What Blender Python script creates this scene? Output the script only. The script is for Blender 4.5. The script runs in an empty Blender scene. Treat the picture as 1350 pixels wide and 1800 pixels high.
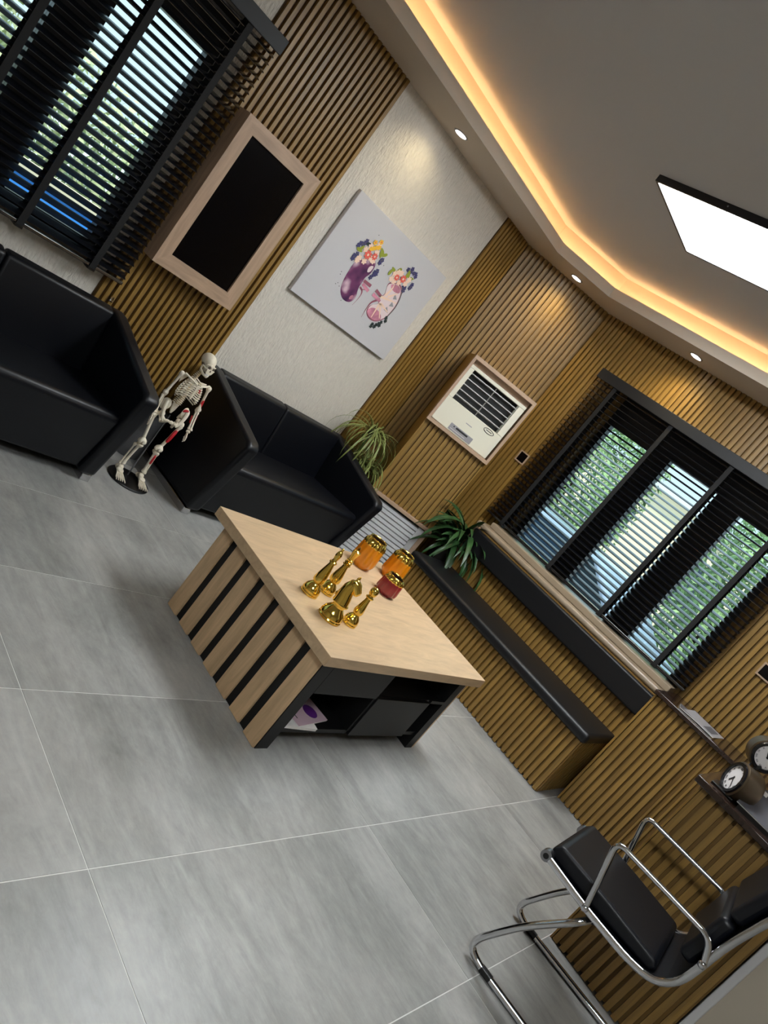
import bpy, bmesh, math, random
from mathutils import Vector, Matrix
random.seed(7)
S = bpy.context.scene
C = S.collection
PI = math.pi

# ---------------------------------------------------------------- camera
cam_d = bpy.data.cameras.new('camera')
cam = bpy.data.objects.new('camera', cam_d)
C.objects.link(cam)
cam_d.sensor_width = 36.0
cam_d.lens = 1284.858 * 36.0 / 1800.0
cam_d.clip_start = 0.02
cam_d.clip_end = 300
RX = Vector((0.55277561, -0.56009222, 0.61703795))      # image right in the room
RY = Vector((0.25242392, -0.59312209, -0.76451838))     # image down
RZ = Vector((0.79417963, 0.57836225, -0.18648275))      # view direction
EYE = Vector((0, 0, 1.445))
M = Matrix(((RX.x, -RY.x, -RZ.x, EYE.x), (RX.y, -RY.y, -RZ.y, EYE.y), (RX.z, -RY.z, -RZ.z, EYE.z), (0, 0, 0, 1)))
cam.matrix_world = M
S.camera = cam

# ---------------------------------------------------------------- world, exposure
S.view_settings.view_transform = 'Standard'
S.view_settings.look = 'None'
S.view_settings.gamma = 1.0
S.view_settings.use_curve_mapping = False
S.view_settings.exposure = 0.0
SKY = 1.35          # daylight strength
PANEL = 34.0        # ceiling panel emission
LED = 46.0          # warm cove strip emission
SPOT = 20.0          # downlight power (W)
w = bpy.data.worlds.new('sky')
S.world = w
w.use_nodes = True
bg = w.node_tree.nodes['Background']
bg.inputs['Color'].default_value = (0.66, 0.88, 1.0, 1)
bg.inputs['Strength'].default_value = SKY
sun_d = bpy.data.lights.new('sun', 'SUN')
sun_d.energy = 4.5
sun_d.angle = math.radians(8)
sun_d.color = (1.0, 0.95, 0.88)
sun = bpy.data.objects.new('sun', sun_d)
C.objects.link(sun)
sun.rotation_euler = Vector((.42, .45, -.79)).to_track_quat('-Z', 'Y').to_euler()

# ---------------------------------------------------------------- materials
def lin(c):
    return tuple((x / 255 / 12.92) if x / 255 <= 0.04045 else ((x / 255 + 0.055) / 1.055) ** 2.4 for x in c)
MATS = {}
def mat(name, rgb, rough=0.5, metal=0.0, spec=0.5, coat=0.0, emit=None, noise=None, bump=None):
    """noise=(scale xyz, amount, detail) colour grain; bump=(scale xyz, strength, distance)"""
    m = bpy.data.materials.new(name)
    m.use_nodes = True
    nt = m.node_tree
    b = nt.nodes['Principled BSDF']
    col = lin(rgb)
    b.inputs['Base Color'].default_value = (*col, 1)
    b.inputs['Roughness'].default_value = rough
    b.inputs['Metallic'].default_value = metal
    b.inputs['Specular IOR Level'].default_value = spec
    b.inputs['Coat Weight'].default_value = coat
    if emit:
        b.inputs['Emission Color'].default_value = (*emit[0], 1)
        b.inputs['Emission Strength'].default_value = emit[1]
    if noise or bump:
        tc = nt.nodes.new('ShaderNodeTexCoord')
        oi = nt.nodes.new('ShaderNodeObjectInfo')
        ad = nt.nodes.new('ShaderNodeVectorMath')
        ad.operation = 'ADD'
        ml = nt.nodes.new('ShaderNodeMath')
        ml.operation = 'MULTIPLY'
        ml.inputs[1].default_value = 37.0
        nt.links.new(oi.outputs['Random'], ml.inputs[0])
        nt.links.new(tc.outputs['Object'], ad.inputs[0])
        nt.links.new(ml.outputs[0], ad.inputs[1])
        src = ad.outputs[0]
    if noise:
        sc, amt, det = noise
        mp = nt.nodes.new('ShaderNodeMapping')
        mp.inputs['Scale'].default_value = sc
        nz = nt.nodes.new('ShaderNodeTexNoise')
        nz.inputs['Scale'].default_value = 1.0
        nz.inputs['Detail'].default_value = det
        nz.inputs['Roughness'].default_value = 0.62
        nz.inputs['Distortion'].default_value = 0.6
        rp = nt.nodes.new('ShaderNodeValToRGB')
        rp.color_ramp.elements[0].position = 0.3
        rp.color_ramp.elements[1].position = 0.7
        rp.color_ramp.elements[0].color = (*[x * (1 - amt) for x in col], 1)
        rp.color_ramp.elements[1].color = (*[min(1, x * (1 + amt)) for x in col], 1)
        nt.links.new(src, mp.inputs[0])
        nt.links.new(mp.outputs[0], nz.inputs['Vector'])
        nt.links.new(nz.outputs['Fac'], rp.inputs[0])
        nt.links.new(rp.outputs[0], b.inputs['Base Color'])
    if bump:
        sc, st, dist = bump
        mp = nt.nodes.new('ShaderNodeMapping')
        mp.inputs['Scale'].default_value = sc
        nz = nt.nodes.new('ShaderNodeTexNoise')
        nz.inputs['Scale'].default_value = 1.0
        nz.inputs['Detail'].default_value = 3.0
        bp = nt.nodes.new('ShaderNodeBump')
        bp.inputs['Strength'].default_value = st
        bp.inputs['Distance'].default_value = dist
        nt.links.new(src, mp.inputs[0])
        nt.links.new(mp.outputs[0], nz.inputs['Vector'])
        nt.links.new(nz.outputs['Fac'], bp.inputs['Height'])
        nt.links.new(bp.outputs[0], b.inputs['Normal'])
    MATS[name] = m
    return m

mat('slat_oak', (142, 110, 54), 0.42, noise=((55, 55, 2.2), 0.30, 5))
mat('slat_flank', (132, 98, 42), 0.5, noise=((55, 55, 2.2), 0.25, 4))  # slat wood toned darker, side shade put into the colour
mat('groove', (118, 88, 38), 0.6)  # same wood darkened, shade between the slats put into the colour
mat('groove_shade', (78, 54, 22), 0.65)  # deeper painted shade for the slat gaps of the back wall
mat('side_oak', (146, 112, 52), 0.45, noise=((30, 30, 2.0), 0.25, 4))
mat('table_oak', (190, 162, 128), 0.42, noise=((5, 26, 26), 0.16, 6))
mat('table_slat', (200, 168, 130), 0.48, noise=((28, 28, 3.2), 0.20, 6))
mat('frame_oak_v', (176, 148, 124), 0.5, noise=((40, 40, 4), 0.17, 6))
mat('frame_oak_h', (176, 148, 124), 0.5, noise=((4, 40, 40), 0.17, 6))
mat('sill_stone', (150, 134, 114), 0.28, noise=((9, 5, 9), 0.08, 4))
mat('wallpaper', (214, 207, 196), 0.75, noise=((70, 70, 30), 0.05, 3), bump=((80, 80, 26), 0.9, 0.016))
mat('cream_wall', (178, 168, 152), 0.8)
mat('white_paint', (198, 197, 198), 0.85)
mat('soffit_paint', (196, 184, 170), 0.85)  # ceiling paint tinted warm, bounce from the cove put into the colour
mat('leather', (8, 10, 17), 0.42, spec=0.36, bump=((130, 130, 130), 0.10, 0.002))
mat('bench_leather', (12, 13, 17), 0.46, spec=0.45)
mat('black_laminate', (14, 14, 15), 0.45, spec=0.35)
mat('black_plastic', (12, 12, 13), 0.35)
mat('blind_black', (16, 17, 22), 0.24, spec=0.9, coat=0.6)
mat('valance_black', (11, 12, 17), 0.55)
mat('tape_black', (10, 10, 12), 0.8)
mat('window_black', (16, 17, 20), 0.4)
mat('chrome', (205, 205, 208), 0.09, metal=1.0)
mat('steel', (150, 150, 155), 0.3, metal=1.0)
mat('gold', (236, 200, 96), 0.11, metal=1.0)
mat('orange_glaze', (226, 138, 12), 0.30, coat=0.5)
mat('red_glaze', (140, 30, 38), 0.30, coat=0.5)
mat('vase_dark', (30, 16, 8), 0.4)
mat('bone', (226, 216, 196), 0.5, noise=((60, 60, 60), 0.08, 3))
mat('bone_dark', (92, 80, 66), 0.7)
mat('cartilage', (214, 178, 112), 0.5)
mat('muscle_red', (186, 22, 34), 0.45)
mat('screen_black', (4, 4, 7), 0.18, spec=0.35)
mat('canvas_white', (196, 194, 197), 0.7)
mat('canvas_edge', (150, 150, 148), 0.7)
mat('ac_cream', (222, 218, 200), 0.42)
mat('ac_vane', (134, 132, 126), 0.4)
mat('dark_cavity', (8, 8, 9), 0.6)
mat('ac_grey', (150, 148, 152), 0.4)
mat('ink', (30, 30, 32), 0.6)
mat('grille_white', (206, 206, 208), 0.4)
mat('counter_stone', (46, 32, 26), 0.12, spec=0.6, noise=((18, 18, 18), 0.35, 5))
mat('clock_case', (92, 78, 60), 0.35, metal=0.6)
mat('clock_rim', (14, 15, 22), 0.2, coat=0.5)
mat('dial_white', (226, 222, 222), 0.5)
mat('paper_white', (225, 222, 218), 0.55)
mat('paper_grey', (84, 84, 90), 0.5)
mat('paper_pink', (206, 178, 190), 0.5)
mat('paper_purple', (92, 34, 122), 0.5)
mat('paper_orange', (216, 110, 70), 0.5)
mat('grey_plastic', (92, 92, 94), 0.4)
mat('spider_leaf', (82, 102, 46), 0.5, noise=((60, 60, 60), 0.3, 2))
mat('spider_edge', (158, 164, 96), 0.5)
mat('palm_leaf', (44, 78, 40), 0.42, noise=((20, 20, 20), 0.35, 2))
mat('pot_dark', (34, 32, 32), 0.5)
mat('soil', (38, 28, 20), 0.9)
mat('out_leaf', (140, 172, 118), 0.6, noise=((1.5, 1.5, 1.5), 0.45, 3))
mat('out_leaf_dry', (196, 192, 140), 0.6, noise=((1.5, 1.5, 1.5), 0.4, 3))
mat('out_pave', (214, 218, 222), 0.8)
mat('out_cream', (226, 214, 182), 0.8)
mat('out_blue', (58, 140, 226), 0.5)
mat('out_leaf_pale', (190, 200, 154), 0.6, noise=((1.5, 1.5, 1.5), 0.4, 3))
mat('car_paint', (158, 180, 208), 0.25, coat=0.6)
mat('car_glass', (40, 54, 64), 0.1)
mat('tyre', (20, 20, 20), 0.7)
mat('amber', (210, 130, 30), 0.3)
mat('lamp_frame', (20, 24, 30), 0.35)
mat('panel_light', (255, 255, 255), 0.5, emit=((0.93, 0.98, 1.0), PANEL))
mat('led_warm', (255, 220, 160), 0.5, emit=((1.0, 0.64, 0.30), LED))
mat('spot_lens', (255, 255, 255), 0.5, emit=((1.0, 0.97, 0.92), 14.0))
mat('kidney_pink', (196, 128, 148), 0.7, noise=((14, 14, 14), 0.3, 2))
mat('kidney_pale', (226, 206, 208), 0.7)
mat('vessel', (150, 88, 104), 0.7)
mat('kidney_rim', (96, 90, 92), 0.7)
mat('berry', (62, 60, 104), 0.7)
mat('dark_leaf', (36, 48, 48), 0.7)
mat('flower_red', (226, 98, 84), 0.7)
mat('flower_cream', (240, 208, 186), 0.7)
mat('flower_yellow', (236, 182, 50), 0.7)
mat('print_leaf', (142, 152, 52), 0.7)

def gradient_mat():
    m = bpy.data.materials.new('kidney_purple')
    m.use_nodes = True
    nt = m.node_tree
    b = nt.nodes['Principled BSDF']
    b.inputs['Roughness'].default_value = 0.7
    tc = nt.nodes.new('ShaderNodeTexCoord')
    nz = nt.nodes.new('ShaderNodeTexNoise')
    nz.inputs['Scale'].default_value = 11.0
    nz.inputs['Detail'].default_value = 1.5
    rp = nt.nodes.new('ShaderNodeValToRGB')
    e = rp.color_ramp.elements
    e[0].position = 0.32
    e[0].color = (*lin((62, 20, 68)), 1)
    e[1].position = 0.68
    e[1].color = (*lin((206, 176, 190)), 1)
    k = rp.color_ramp.elements.new(0.52)
    k.color = (*lin((112, 52, 96)), 1)
    nt.links.new(tc.outputs['Object'], nz.inputs['Vector'])
    nt.links.new(nz.outputs['Fac'], rp.inputs[0])
    nt.links.new(rp.outputs[0], b.inputs['Base Color'])
    MATS['kidney_purple'] = m
gradient_mat()

def tile_mat():
    m = bpy.data.materials.new('concrete_tile')
    m.use_nodes = True
    nt = m.node_tree
    L = nt.links.new
    b = nt.nodes['Principled BSDF']
    tc = nt.nodes.new('ShaderNodeTexCoord')
    oi = nt.nodes.new('ShaderNodeObjectInfo')
    ml = nt.nodes.new('ShaderNodeMath'); ml.operation = 'MULTIPLY'; ml.inputs[1].default_value = 53.0
    ad = nt.nodes.new('ShaderNodeVectorMath'); ad.operation = 'ADD'
    L(oi.outputs['Random'], ml.inputs[0]); L(tc.outputs['Object'], ad.inputs[0]); L(ml.outputs[0], ad.inputs[1])
    def nz(scale, detail, rough, dist):
        mp = nt.nodes.new('ShaderNodeMapping'); mp.inputs['Scale'].default_value = scale
        n = nt.nodes.new('ShaderNodeTexNoise'); n.inputs['Scale'].default_value = 1; n.inputs['Detail'].default_value = detail
        n.inputs['Roughness'].default_value = rough; n.inputs['Distortion'].default_value = dist
        L(ad.outputs[0], mp.inputs[0]); L(mp.outputs[0], n.inputs['Vector'])
        return n.outputs['Fac']
    a = nz((3.0, 1.6, 3), 6, 0.62, 0.5)
    s = nz((9.0, 1.5, 5), 5, 0.7, 1.2)
    fine = nz((38, 20, 30), 4, 0.7, 0.3)
    mx = nt.nodes.new('ShaderNodeMath'); mx.operation = 'MULTIPLY_ADD'; mx.inputs[1].default_value = 0.5
    L(a, mx.inputs[0])
    m2 = nt.nodes.new('ShaderNodeMath'); m2.operation = 'MULTIPLY'; m2.inputs[1].default_value = 0.32
    L(s, m2.inputs[0]); L(m2.outputs[0], mx.inputs[2])
    m3 = nt.nodes.new('ShaderNodeMath'); m3.operation = 'MULTIPLY_ADD'; m3.inputs[1].default_value = 0.18
    L(fine, m3.inputs[0]); L(mx.outputs[0], m3.inputs[2])
    rp = nt.nodes.new('ShaderNodeValToRGB')
    e = rp.color_ramp.elements
    e[0].position = 0.36; e[0].color = (*lin((116, 116, 114)), 1)
    e[1].position = 0.66; e[1].color = (*lin((174, 173, 169)), 1)
    L(m3.outputs[0], rp.inputs[0]); L(rp.outputs[0], b.inputs['Base Color'])
    rr = nt.nodes.new('ShaderNodeMapRange'); rr.inputs['To Min'].default_value = 0.26; rr.inputs['To Max'].default_value = 0.5
    L(s, rr.inputs['Value']); L(rr.outputs[0], b.inputs['Roughness'])
    MATS['concrete_tile'] = m
tile_mat()
mat('grout', (214, 214, 210), 0.8)

def glass_mat():
    m = bpy.data.materials.new('pane_glass')
    m.use_nodes = True
    nt = m.node_tree
    nt.nodes.remove(nt.nodes['Principled BSDF'])
    out = nt.nodes['Material Output']
    t = nt.nodes.new('ShaderNodeBsdfTransparent')
    t.inputs[0].default_value = (0.93, 0.97, 0.97, 1)
    g = nt.nodes.new('ShaderNodeBsdfGlossy')
    g.inputs['Roughness'].default_value = 0.02
    f = nt.nodes.new('ShaderNodeFresnel')
    f.inputs[0].default_value = 1.3
    x = nt.nodes.new('ShaderNodeMixShader')
    nt.links.new(f.outputs[0], x.inputs[0]); nt.links.new(t.outputs[0], x.inputs[1]); nt.links.new(g.outputs[0], x.inputs[2])
    nt.links.new(x.outputs[0], out.inputs[0])
    MATS['pane_glass'] = m
glass_mat()

# ---------------------------------------------------------------- mesh builder
def fillet(pts, r, n=5):
    pts = [Vector(p) for p in pts]
    out = [pts[0]]
    for i in range(1, len(pts) - 1):
        a, b, c = pts[i - 1], pts[i], pts[i + 1]
        d1 = min(r, (a - b).length * 0.49); d2 = min(r, (c - b).length * 0.49)
        p = b + (a - b).normalized() * d1; q = b + (c - b).normalized() * d2
        for k in range(n + 1):
            t = k / n
            out.append(p * (1 - t) ** 2 + b * 2 * t * (1 - t) + q * t * t)
    out.append(pts[-1])
    return out

class MB:
    def __init__(s):
        s.v = []; s.f = []; s.mi = []; s.cur = 0
    def add(s, vs, fs):
        o = len(s.v)
        s.v += [tuple(p) for p in vs]
        for f in fs:
            s.f.append([i + o for i in f]); s.mi.append(s.cur)
        return s
    def hexa(s, p):
        return s.add(p, [(0, 3, 2, 1), (4, 5, 6, 7), (0, 1, 5, 4), (1, 2, 6, 5), (2, 3, 7, 6), (3, 0, 4, 7)])
    def box(s, x0, x1, y0, y1, z0, z1):
        return s.hexa([(x0, y0, z0), (x1, y0, z0), (x1, y1, z0), (x0, y1, z0), (x0, y0, z1), (x1, y0, z1), (x1, y1, z1), (x0, y1, z1)])
    def prism(s, poly, a, b, axis='x'):
        """poly in the other two axes (cyclic order), extruded along axis a..b"""
        n = len(poly)
        def P(u, v, t):
            return {'x': (t, u, v), 'y': (u, t, v), 'z': (u, v, t)}[axis]
        vs = [P(u, v, a) for u, v in poly] + [P(u, v, b) for u, v in poly]
        fs = [tuple(range(n - 1, -1, -1)), tuple(range(n, 2 * n))] + [(i, (i + 1) % n, n + (i + 1) % n, n + i) for i in range(n)]
        return s.add(vs, fs)
    def tube(s, pts, r, n=10, flat=None):
        pts = [Vector(p) for p in pts]
        m = len(pts)
        rs = r if isinstance(r, (list, tuple)) else [r] * m
        vs = []; fs = []
        up = None
        for i, p in enumerate(pts):
            t = (pts[min(i + 1, m - 1)] - pts[max(i - 1, 0)])
            t = t.normalized() if t.length > 1e-9 else Vector((0, 0, 1))
            if up is None:
                up = Vector((0, 0, 1)) if abs(t.z) < 0.9 else Vector((1, 0, 0))
            a = t.cross(up)
            if a.length < 1e-6:
                a = t.cross(Vector((1, 0, 0)))
            a.normalize(); b = a.cross(t).normalized(); up = b
            for k in range(n):
                th = 2 * PI * k / n
                vs.append(p + a * (rs[i] * math.cos(th) * (flat[0] if flat else 1)) + b * (rs[i] * math.sin(th) * (flat[1] if flat else 1)))
        for i in range(m - 1):
            for k in range(n):
                fs.append((i * n + k, i * n + (k + 1) % n, (i + 1) * n + (k + 1) % n, (i + 1) * n + k))
        fs.append(tuple(range(n - 1, -1, -1))); fs.append(tuple((m - 1) * n + k for k in range(n)))
        return s.add(vs, fs)
    def lathe(s, prof, n=28, c=(0, 0, 0), fl=None, cap=True):
        vs = []; fs = []
        m = len(prof)
        for (r, z) in prof:
            for k in range(n):
                th = 2 * PI * k / n
                rr = r * (fl(th, z) if fl else 1)
                vs.append((c[0] + rr * math.cos(th), c[1] + rr * math.sin(th), c[2] + z))
        for i in range(m - 1):
            for k in range(n):
                fs.append((i * n + k, i * n + (k + 1) % n, (i + 1) * n + (k + 1) % n, (i + 1) * n + k))
        if cap:
            fs.append(tuple(range(n - 1, -1, -1))); fs.append(tuple((m - 1) * n + k for k in range(n)))
        return s.add(vs, fs)
    def ball(s, c, r, nu=14, nv=10, rot=None):
        r = r if isinstance(r, (list, tuple)) else (r, r, r)
        vs = [(0, 0, -1)]; fs = []
        for j in range(1, nv):
            ph = -PI / 2 + PI * j / nv
            for k in range(nu):
                th = 2 * PI * k / nu
                vs.append((math.cos(ph) * math.cos(th), math.cos(ph) * math.sin(th), math.sin(ph)))
        vs.append((0, 0, 1))
        for k in range(nu):
            fs.append((0, 1 + (k + 1) % nu, 1 + k))
            fs.append((len(vs) - 1, 1 + (nv - 2) * nu + k, 1 + (nv - 2) * nu + (k + 1) % nu))
        for j in range(nv - 2):
            for k in range(nu):
                a = 1 + j * nu
                fs.append((a + k, a + (k + 1) % nu, a + nu + (k + 1) % nu, a + nu + k))
        out = []
        for p in vs:
            q = Vector((p[0] * r[0], p[1] * r[1], p[2] * r[2]))
            if rot is not None:
                q = rot @ q
            out.append(q + Vector(c))
        return s.add(out, fs)
    def xf(s, m, start=0):
        for i in range(start, len(s.v)):
            s.v[i] = tuple(m @ Vector(s.v[i]))
        return s
    def mesh(s, name, mats, smooth=True, angle=38):
        me = bpy.data.meshes.new(name)
        me.from_pydata(s.v, [], s.f)
        bm = bmesh.new(); bm.from_mesh(me)
        bmesh.ops.recalc_face_normals(bm, faces=bm.faces)
        bm.to_mesh(me); bm.free()
        mats = mats if isinstance(mats, (list, tuple)) else [mats]
        for k in mats:
            me.materials.append(MATS[k])
        if len(mats) > 1:
            me.polygons.foreach_set('material_index', s.mi)
        if smooth:
            me.polygons.foreach_set('use_smooth', [True] * len(me.polygons))
            me.set_sharp_from_angle(angle=math.radians(angle))
        me.update()
        return me
    def build(s, name, mats, parent=None, smooth=True, bevel=0, seg=2, angle=38, loc=None, rot=None):
        o = bpy.data.objects.new(name, s.mesh(name, mats, smooth, angle))
        C.objects.link(o)
        o.parent = parent
        if loc: o.location = loc
        if rot: o.rotation_euler = rot
        if bevel:
            md = o.modifiers.new('bevel', 'BEVEL')
            md.width = bevel; md.segments = seg; md.limit_method = 'ANGLE'; md.angle_limit = math.radians(30)
            md.harden_normals = False
        return o

def tag(o, label=None, cat=None, group=None, kind=None):
    if label: o['label'] = label
    if cat: o['category'] = cat
    if group: o['group'] = group
    if kind: o['kind'] = kind
    return o
def thing(name, label, cat, loc=(0, 0, 0), rz=0.0, group=None):
    o = bpy.data.objects.new(name, None)
    o.empty_display_size = 0.1
    C.objects.link(o)
    o.location = loc; o.rotation_euler = (0, 0, rz)
    return tag(o, label, cat, group)
def inst(name, me, parent, loc=(0, 0, 0), rot=(0, 0, 0), scale=None):
    o = bpy.data.objects.new(name, me)
    C.objects.link(o)
    o.parent = parent; o.location = loc; o.rotation_euler = rot
    if scale: o.scale = scale
    return o
def B(x0, x1, y0, y1, z0, z1, name, m, parent=None, bevel=0.0, seg=2):
    return MB().box(x0, x1, y0, y1, z0, z1).build(name, m, parent, smooth=bevel > 0, bevel=bevel, seg=seg)
def text_mesh(txt, size, m, extrude=0.0004):
    cu = bpy.data.curves.new('lettering', 'FONT')
    cu.body = txt; cu.size = size; cu.align_x = 'CENTER'; cu.align_y = 'CENTER'; cu.extrude = extrude
    cu.resolution_u = 2
    o = bpy.data.objects.new('lettering', cu)
    C.objects.link(o)
    dg = bpy.context.evaluated_depsgraph_get()
    me = bpy.data.meshes.new_from_object(o.evaluated_get(dg))
    bpy.data.objects.remove(o)
    me.materials.clear(); me.materials.append(MATS[m])
    return me

# fluted slat: local x width, front towards -y (front face at y=0), z up
SLATS = {}
PITCH = 0.039
def slat_mesh(h, front=0.0250, flank=0.0012, depth=0.014):
    k = (round(h, 3), front, flank)
    if k not in SLATS:
        a = front / 2; b = a + flank
        g = MB()
        p = [(-b, depth), (b, depth), (a, 0), (-a, 0)]
        vs = [(x, y, 0) for x, y in p] + [(x, y, h) for x, y in p]
        g.cur = 0
        g.add(vs, [(2, 3, 7, 6), (3, 2, 1, 0), (4, 5, 6, 7)])
        g.cur = 1
        g.add(vs, [(0, 3, 7, 4), (1, 2, 6, 5), (0, 1, 5, 4)])
        SLATS[k] = g.mesh('slat', ['slat_oak', 'slat_flank'], smooth=False)
    return SLATS[k]
def slat_row(parent, p0, p1, z0, z1, rz, pitch=PITCH, **kw):
    """slats along p0->p1 (plan positions of the front plane); z0/z1 numbers or functions of the position"""
    d = Vector((p1[0] - p0[0], p1[1] - p0[1]))
    n = max(1, int(round(d.length / pitch)))
    for i in range(n):
        t = (i + 0.5) / n
        x = p0[0] + d.x * t; y = p0[1] + d.y * t
        a = z0(x, y) if callable(z0) else z0
        b = z1(x, y) if callable(z1) else z1
        if b - a > 0.01:
            inst('slat', slat_mesh(b - a, **kw), parent, (x, y, a), (0, 0, rz))
# ================================================================ STRUCTURE
ZS, ZC = 2.585, 2.78
XMIN, YMIN = -1.6, -2.4
YA, XB = 3.634, 4.856           # plaster faces of the back wall and the right wall
# ---- floor with tiles
floor = tag(B(XMIN - .1, XB + .2, YMIN - .1, YA + .2, -0.12, -0.0012, 'floor', 'grout'), 'grey concrete-look tiled floor of the waiting room', kind='structure')
tg = MB().box(-0.5982, 0.5982, -0.2982, 0.2982, -0.01, 0.0)
tile_me = tg.mesh('tile', 'concrete_tile', smooth=False)
xs = [1.238 + 1.2 * k for k in range(-3, 4)]
ys = [0.92 + 0.6 * k for k in range(-6, 6)]
for i in range(len(xs) - 1):
    for j in range(len(ys) - 1):
        x0, x1, y0, y1 = xs[i], xs[i + 1], ys[j], ys[j + 1]
        if x1 < XMIN or y1 < YMIN or x0 > XB or y0 > YA: continue
        cx0, cx1 = max(x0, XMIN), min(x1, XB - .002); cy0, cy1 = max(y0, YMIN), min(y1, YA - .002)
        if cx1 - cx0 < .03 or cy1 - cy0 < .03: continue
        if (cx1 - cx0) > 1.19 and (cy1 - cy0) > .59:
            me = tile_me
        else:
            hx, hy = (cx1 - cx0) / 2 - .0012, (cy1 - cy0) / 2 - .0012
            me = MB().box(-hx, hx, -hy, hy, -0.01, 0).mesh('tile', 'concrete_tile', smooth=False)
        inst('tile', me, floor, ((cx0 + cx1) / 2, (cy0 + cy1) / 2, 0), (0, 0, 0))

# ---- back wall (window, screen and canvas on it)
WA = (0.06, 1.76, 0.855, 2.16)          # window opening x0 x1 z0 z1
g = MB()
g.box(XMIN, WA[0], YA, YA + .2, 0, ZC); g.box(WA[1], 4.9, YA, YA + .2, 0, ZC)
g.box(WA[0], WA[1], YA, YA + .2, 0, WA[2]); g.box(WA[0], WA[1], YA, YA + .2, WA[3], ZC)
wall_a = tag(g.build('wall_back', 'wallpaper', smooth=False), 'back wall with cream textured wallpaper and oak slats', kind='structure')
B(1.845, 2.662, YA - .004, YA, 0.085, ZS, 'slat_backing', 'groove_shade', wall_a)
B(3.952, 4.30, YA - .004, YA, 0.085, ZS, 'slat_backing', 'groove_shade', wall_a)
YF = YA - .004 - .014
slat_row(wall_a, (1.848, YF), (2.659, YF), .085, ZS, 0, front=.0215)
slat_row(wall_a, (3.955, YF), (4.287, YF), .085, ZS, 0, front=.0215)
tag(B(XMIN, 4.28, YA - .016, YA, 0, .085, 'baseboard_back', 'sill_stone'), 'low stone baseboard along the back wall', kind='structure')

# ---- diagonal corner wall
DC = 7.905                                # x + y of the slat fronts
g = MB()
o_ = .018 * math.sqrt(2)
g.prism([(DC + o_ - 3.66, 3.66), (4.93, DC + o_ - 4.93), (5.02, 3.2), (4.6, 3.75)], 0, ZC, 'z')
wall_c = tag(g.build('wall_corner', 'groove', smooth=False), 'diagonal corner wall clad in oak slats', kind='structure')
slat_row(wall_c, (4.287, DC - 4.287), (4.838, DC - 4.838), 0.0, ZS, -PI / 4)

# ---- right wall (bench and wide window)
WB = (0.985, 2.545, 0.855, 2.18)           # window opening y0 y1 z0 z1
g = MB()
g.box(XB, XB + .2, YMIN, WB[0], 0, ZC); g.box(XB, XB + .2, WB[1], 3.2, 0, ZC)
g.box(XB, XB + .2, WB[0], WB[1], 0, WB[2]); g.box(XB, XB + .2, WB[0], WB[1], WB[3], ZC)
wall_b = tag(g.build('wall_right', 'groove', smooth=False), 'right wall clad in vertical oak slats around the wide window', kind='structure')
XF = XB - .016
slat_row(wall_b, (XF, 3.062), (XF, -0.25), lambda x, y: WB[3] if WB[0] - .01 < y < WB[1] + .01 else 0.0, ZS, -PI / 2)
# ---- the sides of the room behind the camera
tag(B(XMIN - .15, XMIN, YMIN, YA, 0, ZC, 'wall_left', 'cream_wall'), 'plain cream side wall', kind='structure')
tag(B(XMIN, XB, YMIN - .15, YMIN, 0, ZC, 'wall_front', 'cream_wall'), 'plain cream wall behind the camera', kind='structure')
wp = tag(B(3.15, 3.45, -1.6, -.195, 0, ZS, 'wall_partition', 'cream_wall'), 'cream partition wall beside the reception desk', kind='structure')
B(3.142, 3.46, -.195, -.165, 0, ZS, 'edge_trim', 'white_paint', wp, .004)

# ---- ceiling with dropped soffit and lit cove
ceil = tag(B(XMIN, XB + .1, YMIN, YA + .1, ZC, ZC + .1, 'ceiling', 'white_paint'), 'white ceiling with dropped soffit border and lit cove', kind='structure')
def off(d):
    c = 7.342 + math.sqrt(2) * d
    return [(XMIN, 3.23 + d), (c - 3.23 - d, 3.23 + d), (4.44 + d, c - 4.44 - d), (4.44 + d, YMIN)]
def strip(g, d0, d1, z0, z1):
    a, b = off(d0), off(d1)
    for i in range(3):
        p = [a[i], a[i + 1], b[i + 1], b[i]]
        g.hexa([(x, y, z0) for x, y in p] + [(x, y, z1) for x, y in p])
    return g
strip(MB(), 0, .42, ZS, ZS + .014).build('soffit', 'soffit_paint', ceil, smooth=False)
strip(MB(), 0, .02, ZS + .014, ZS + .07).build('fascia', 'soffit_paint', ceil, smooth=False)
strip(MB(), .125, .15, ZS + .014, ZC).build('cove_back', 'soffit_paint', ceil, smooth=False)
led = strip(MB(), .0215, .0235, ZS + .030, ZS + .044).build('led_strip', 'led_warm', smooth=False)
tag(led, 'warm glowing light strip hidden behind the ceiling soffit edge', 'light strip')

# ---- ceiling panel lights
def panel_light(label, loc, hx, hy):
    t = thing('ceiling_panel_light', label, 'ceiling light', loc, 0, 'flat ceiling light panels')
    zb = -.032
    g = MB()
    g.box(-hx, hx, -hy, -hy + .012, zb, 0); g.box(-hx, hx, hy - .012, hy, zb, 0)
    g.box(-hx, -hx + .012, -hy + .012, hy - .012, zb, 0); g.box(hx - .012, hx, -hy + .012, hy - .012, zb, 0)
    g.build('frame', 'lamp_frame', t, smooth=False)
    B(-hx + .012, hx - .012, -hy + .012, hy - .012, zb + .003, zb + .008, 'diffuser', 'panel_light', t)
    MB().ball((-hx - .001, hy - .385, -.014), .004, 8, 6).build('screw', 'steel', t)
panel_light('black-framed flat white ceiling light panel above the oak table', (3.265, 1.535, ZC), .306, .605)
panel_light('added unseen fill light panel on the ceiling over the front half of the room', (.35, -.25, ZC), .306, .45)  # unseen panel added to lighten the table side and near floor

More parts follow.
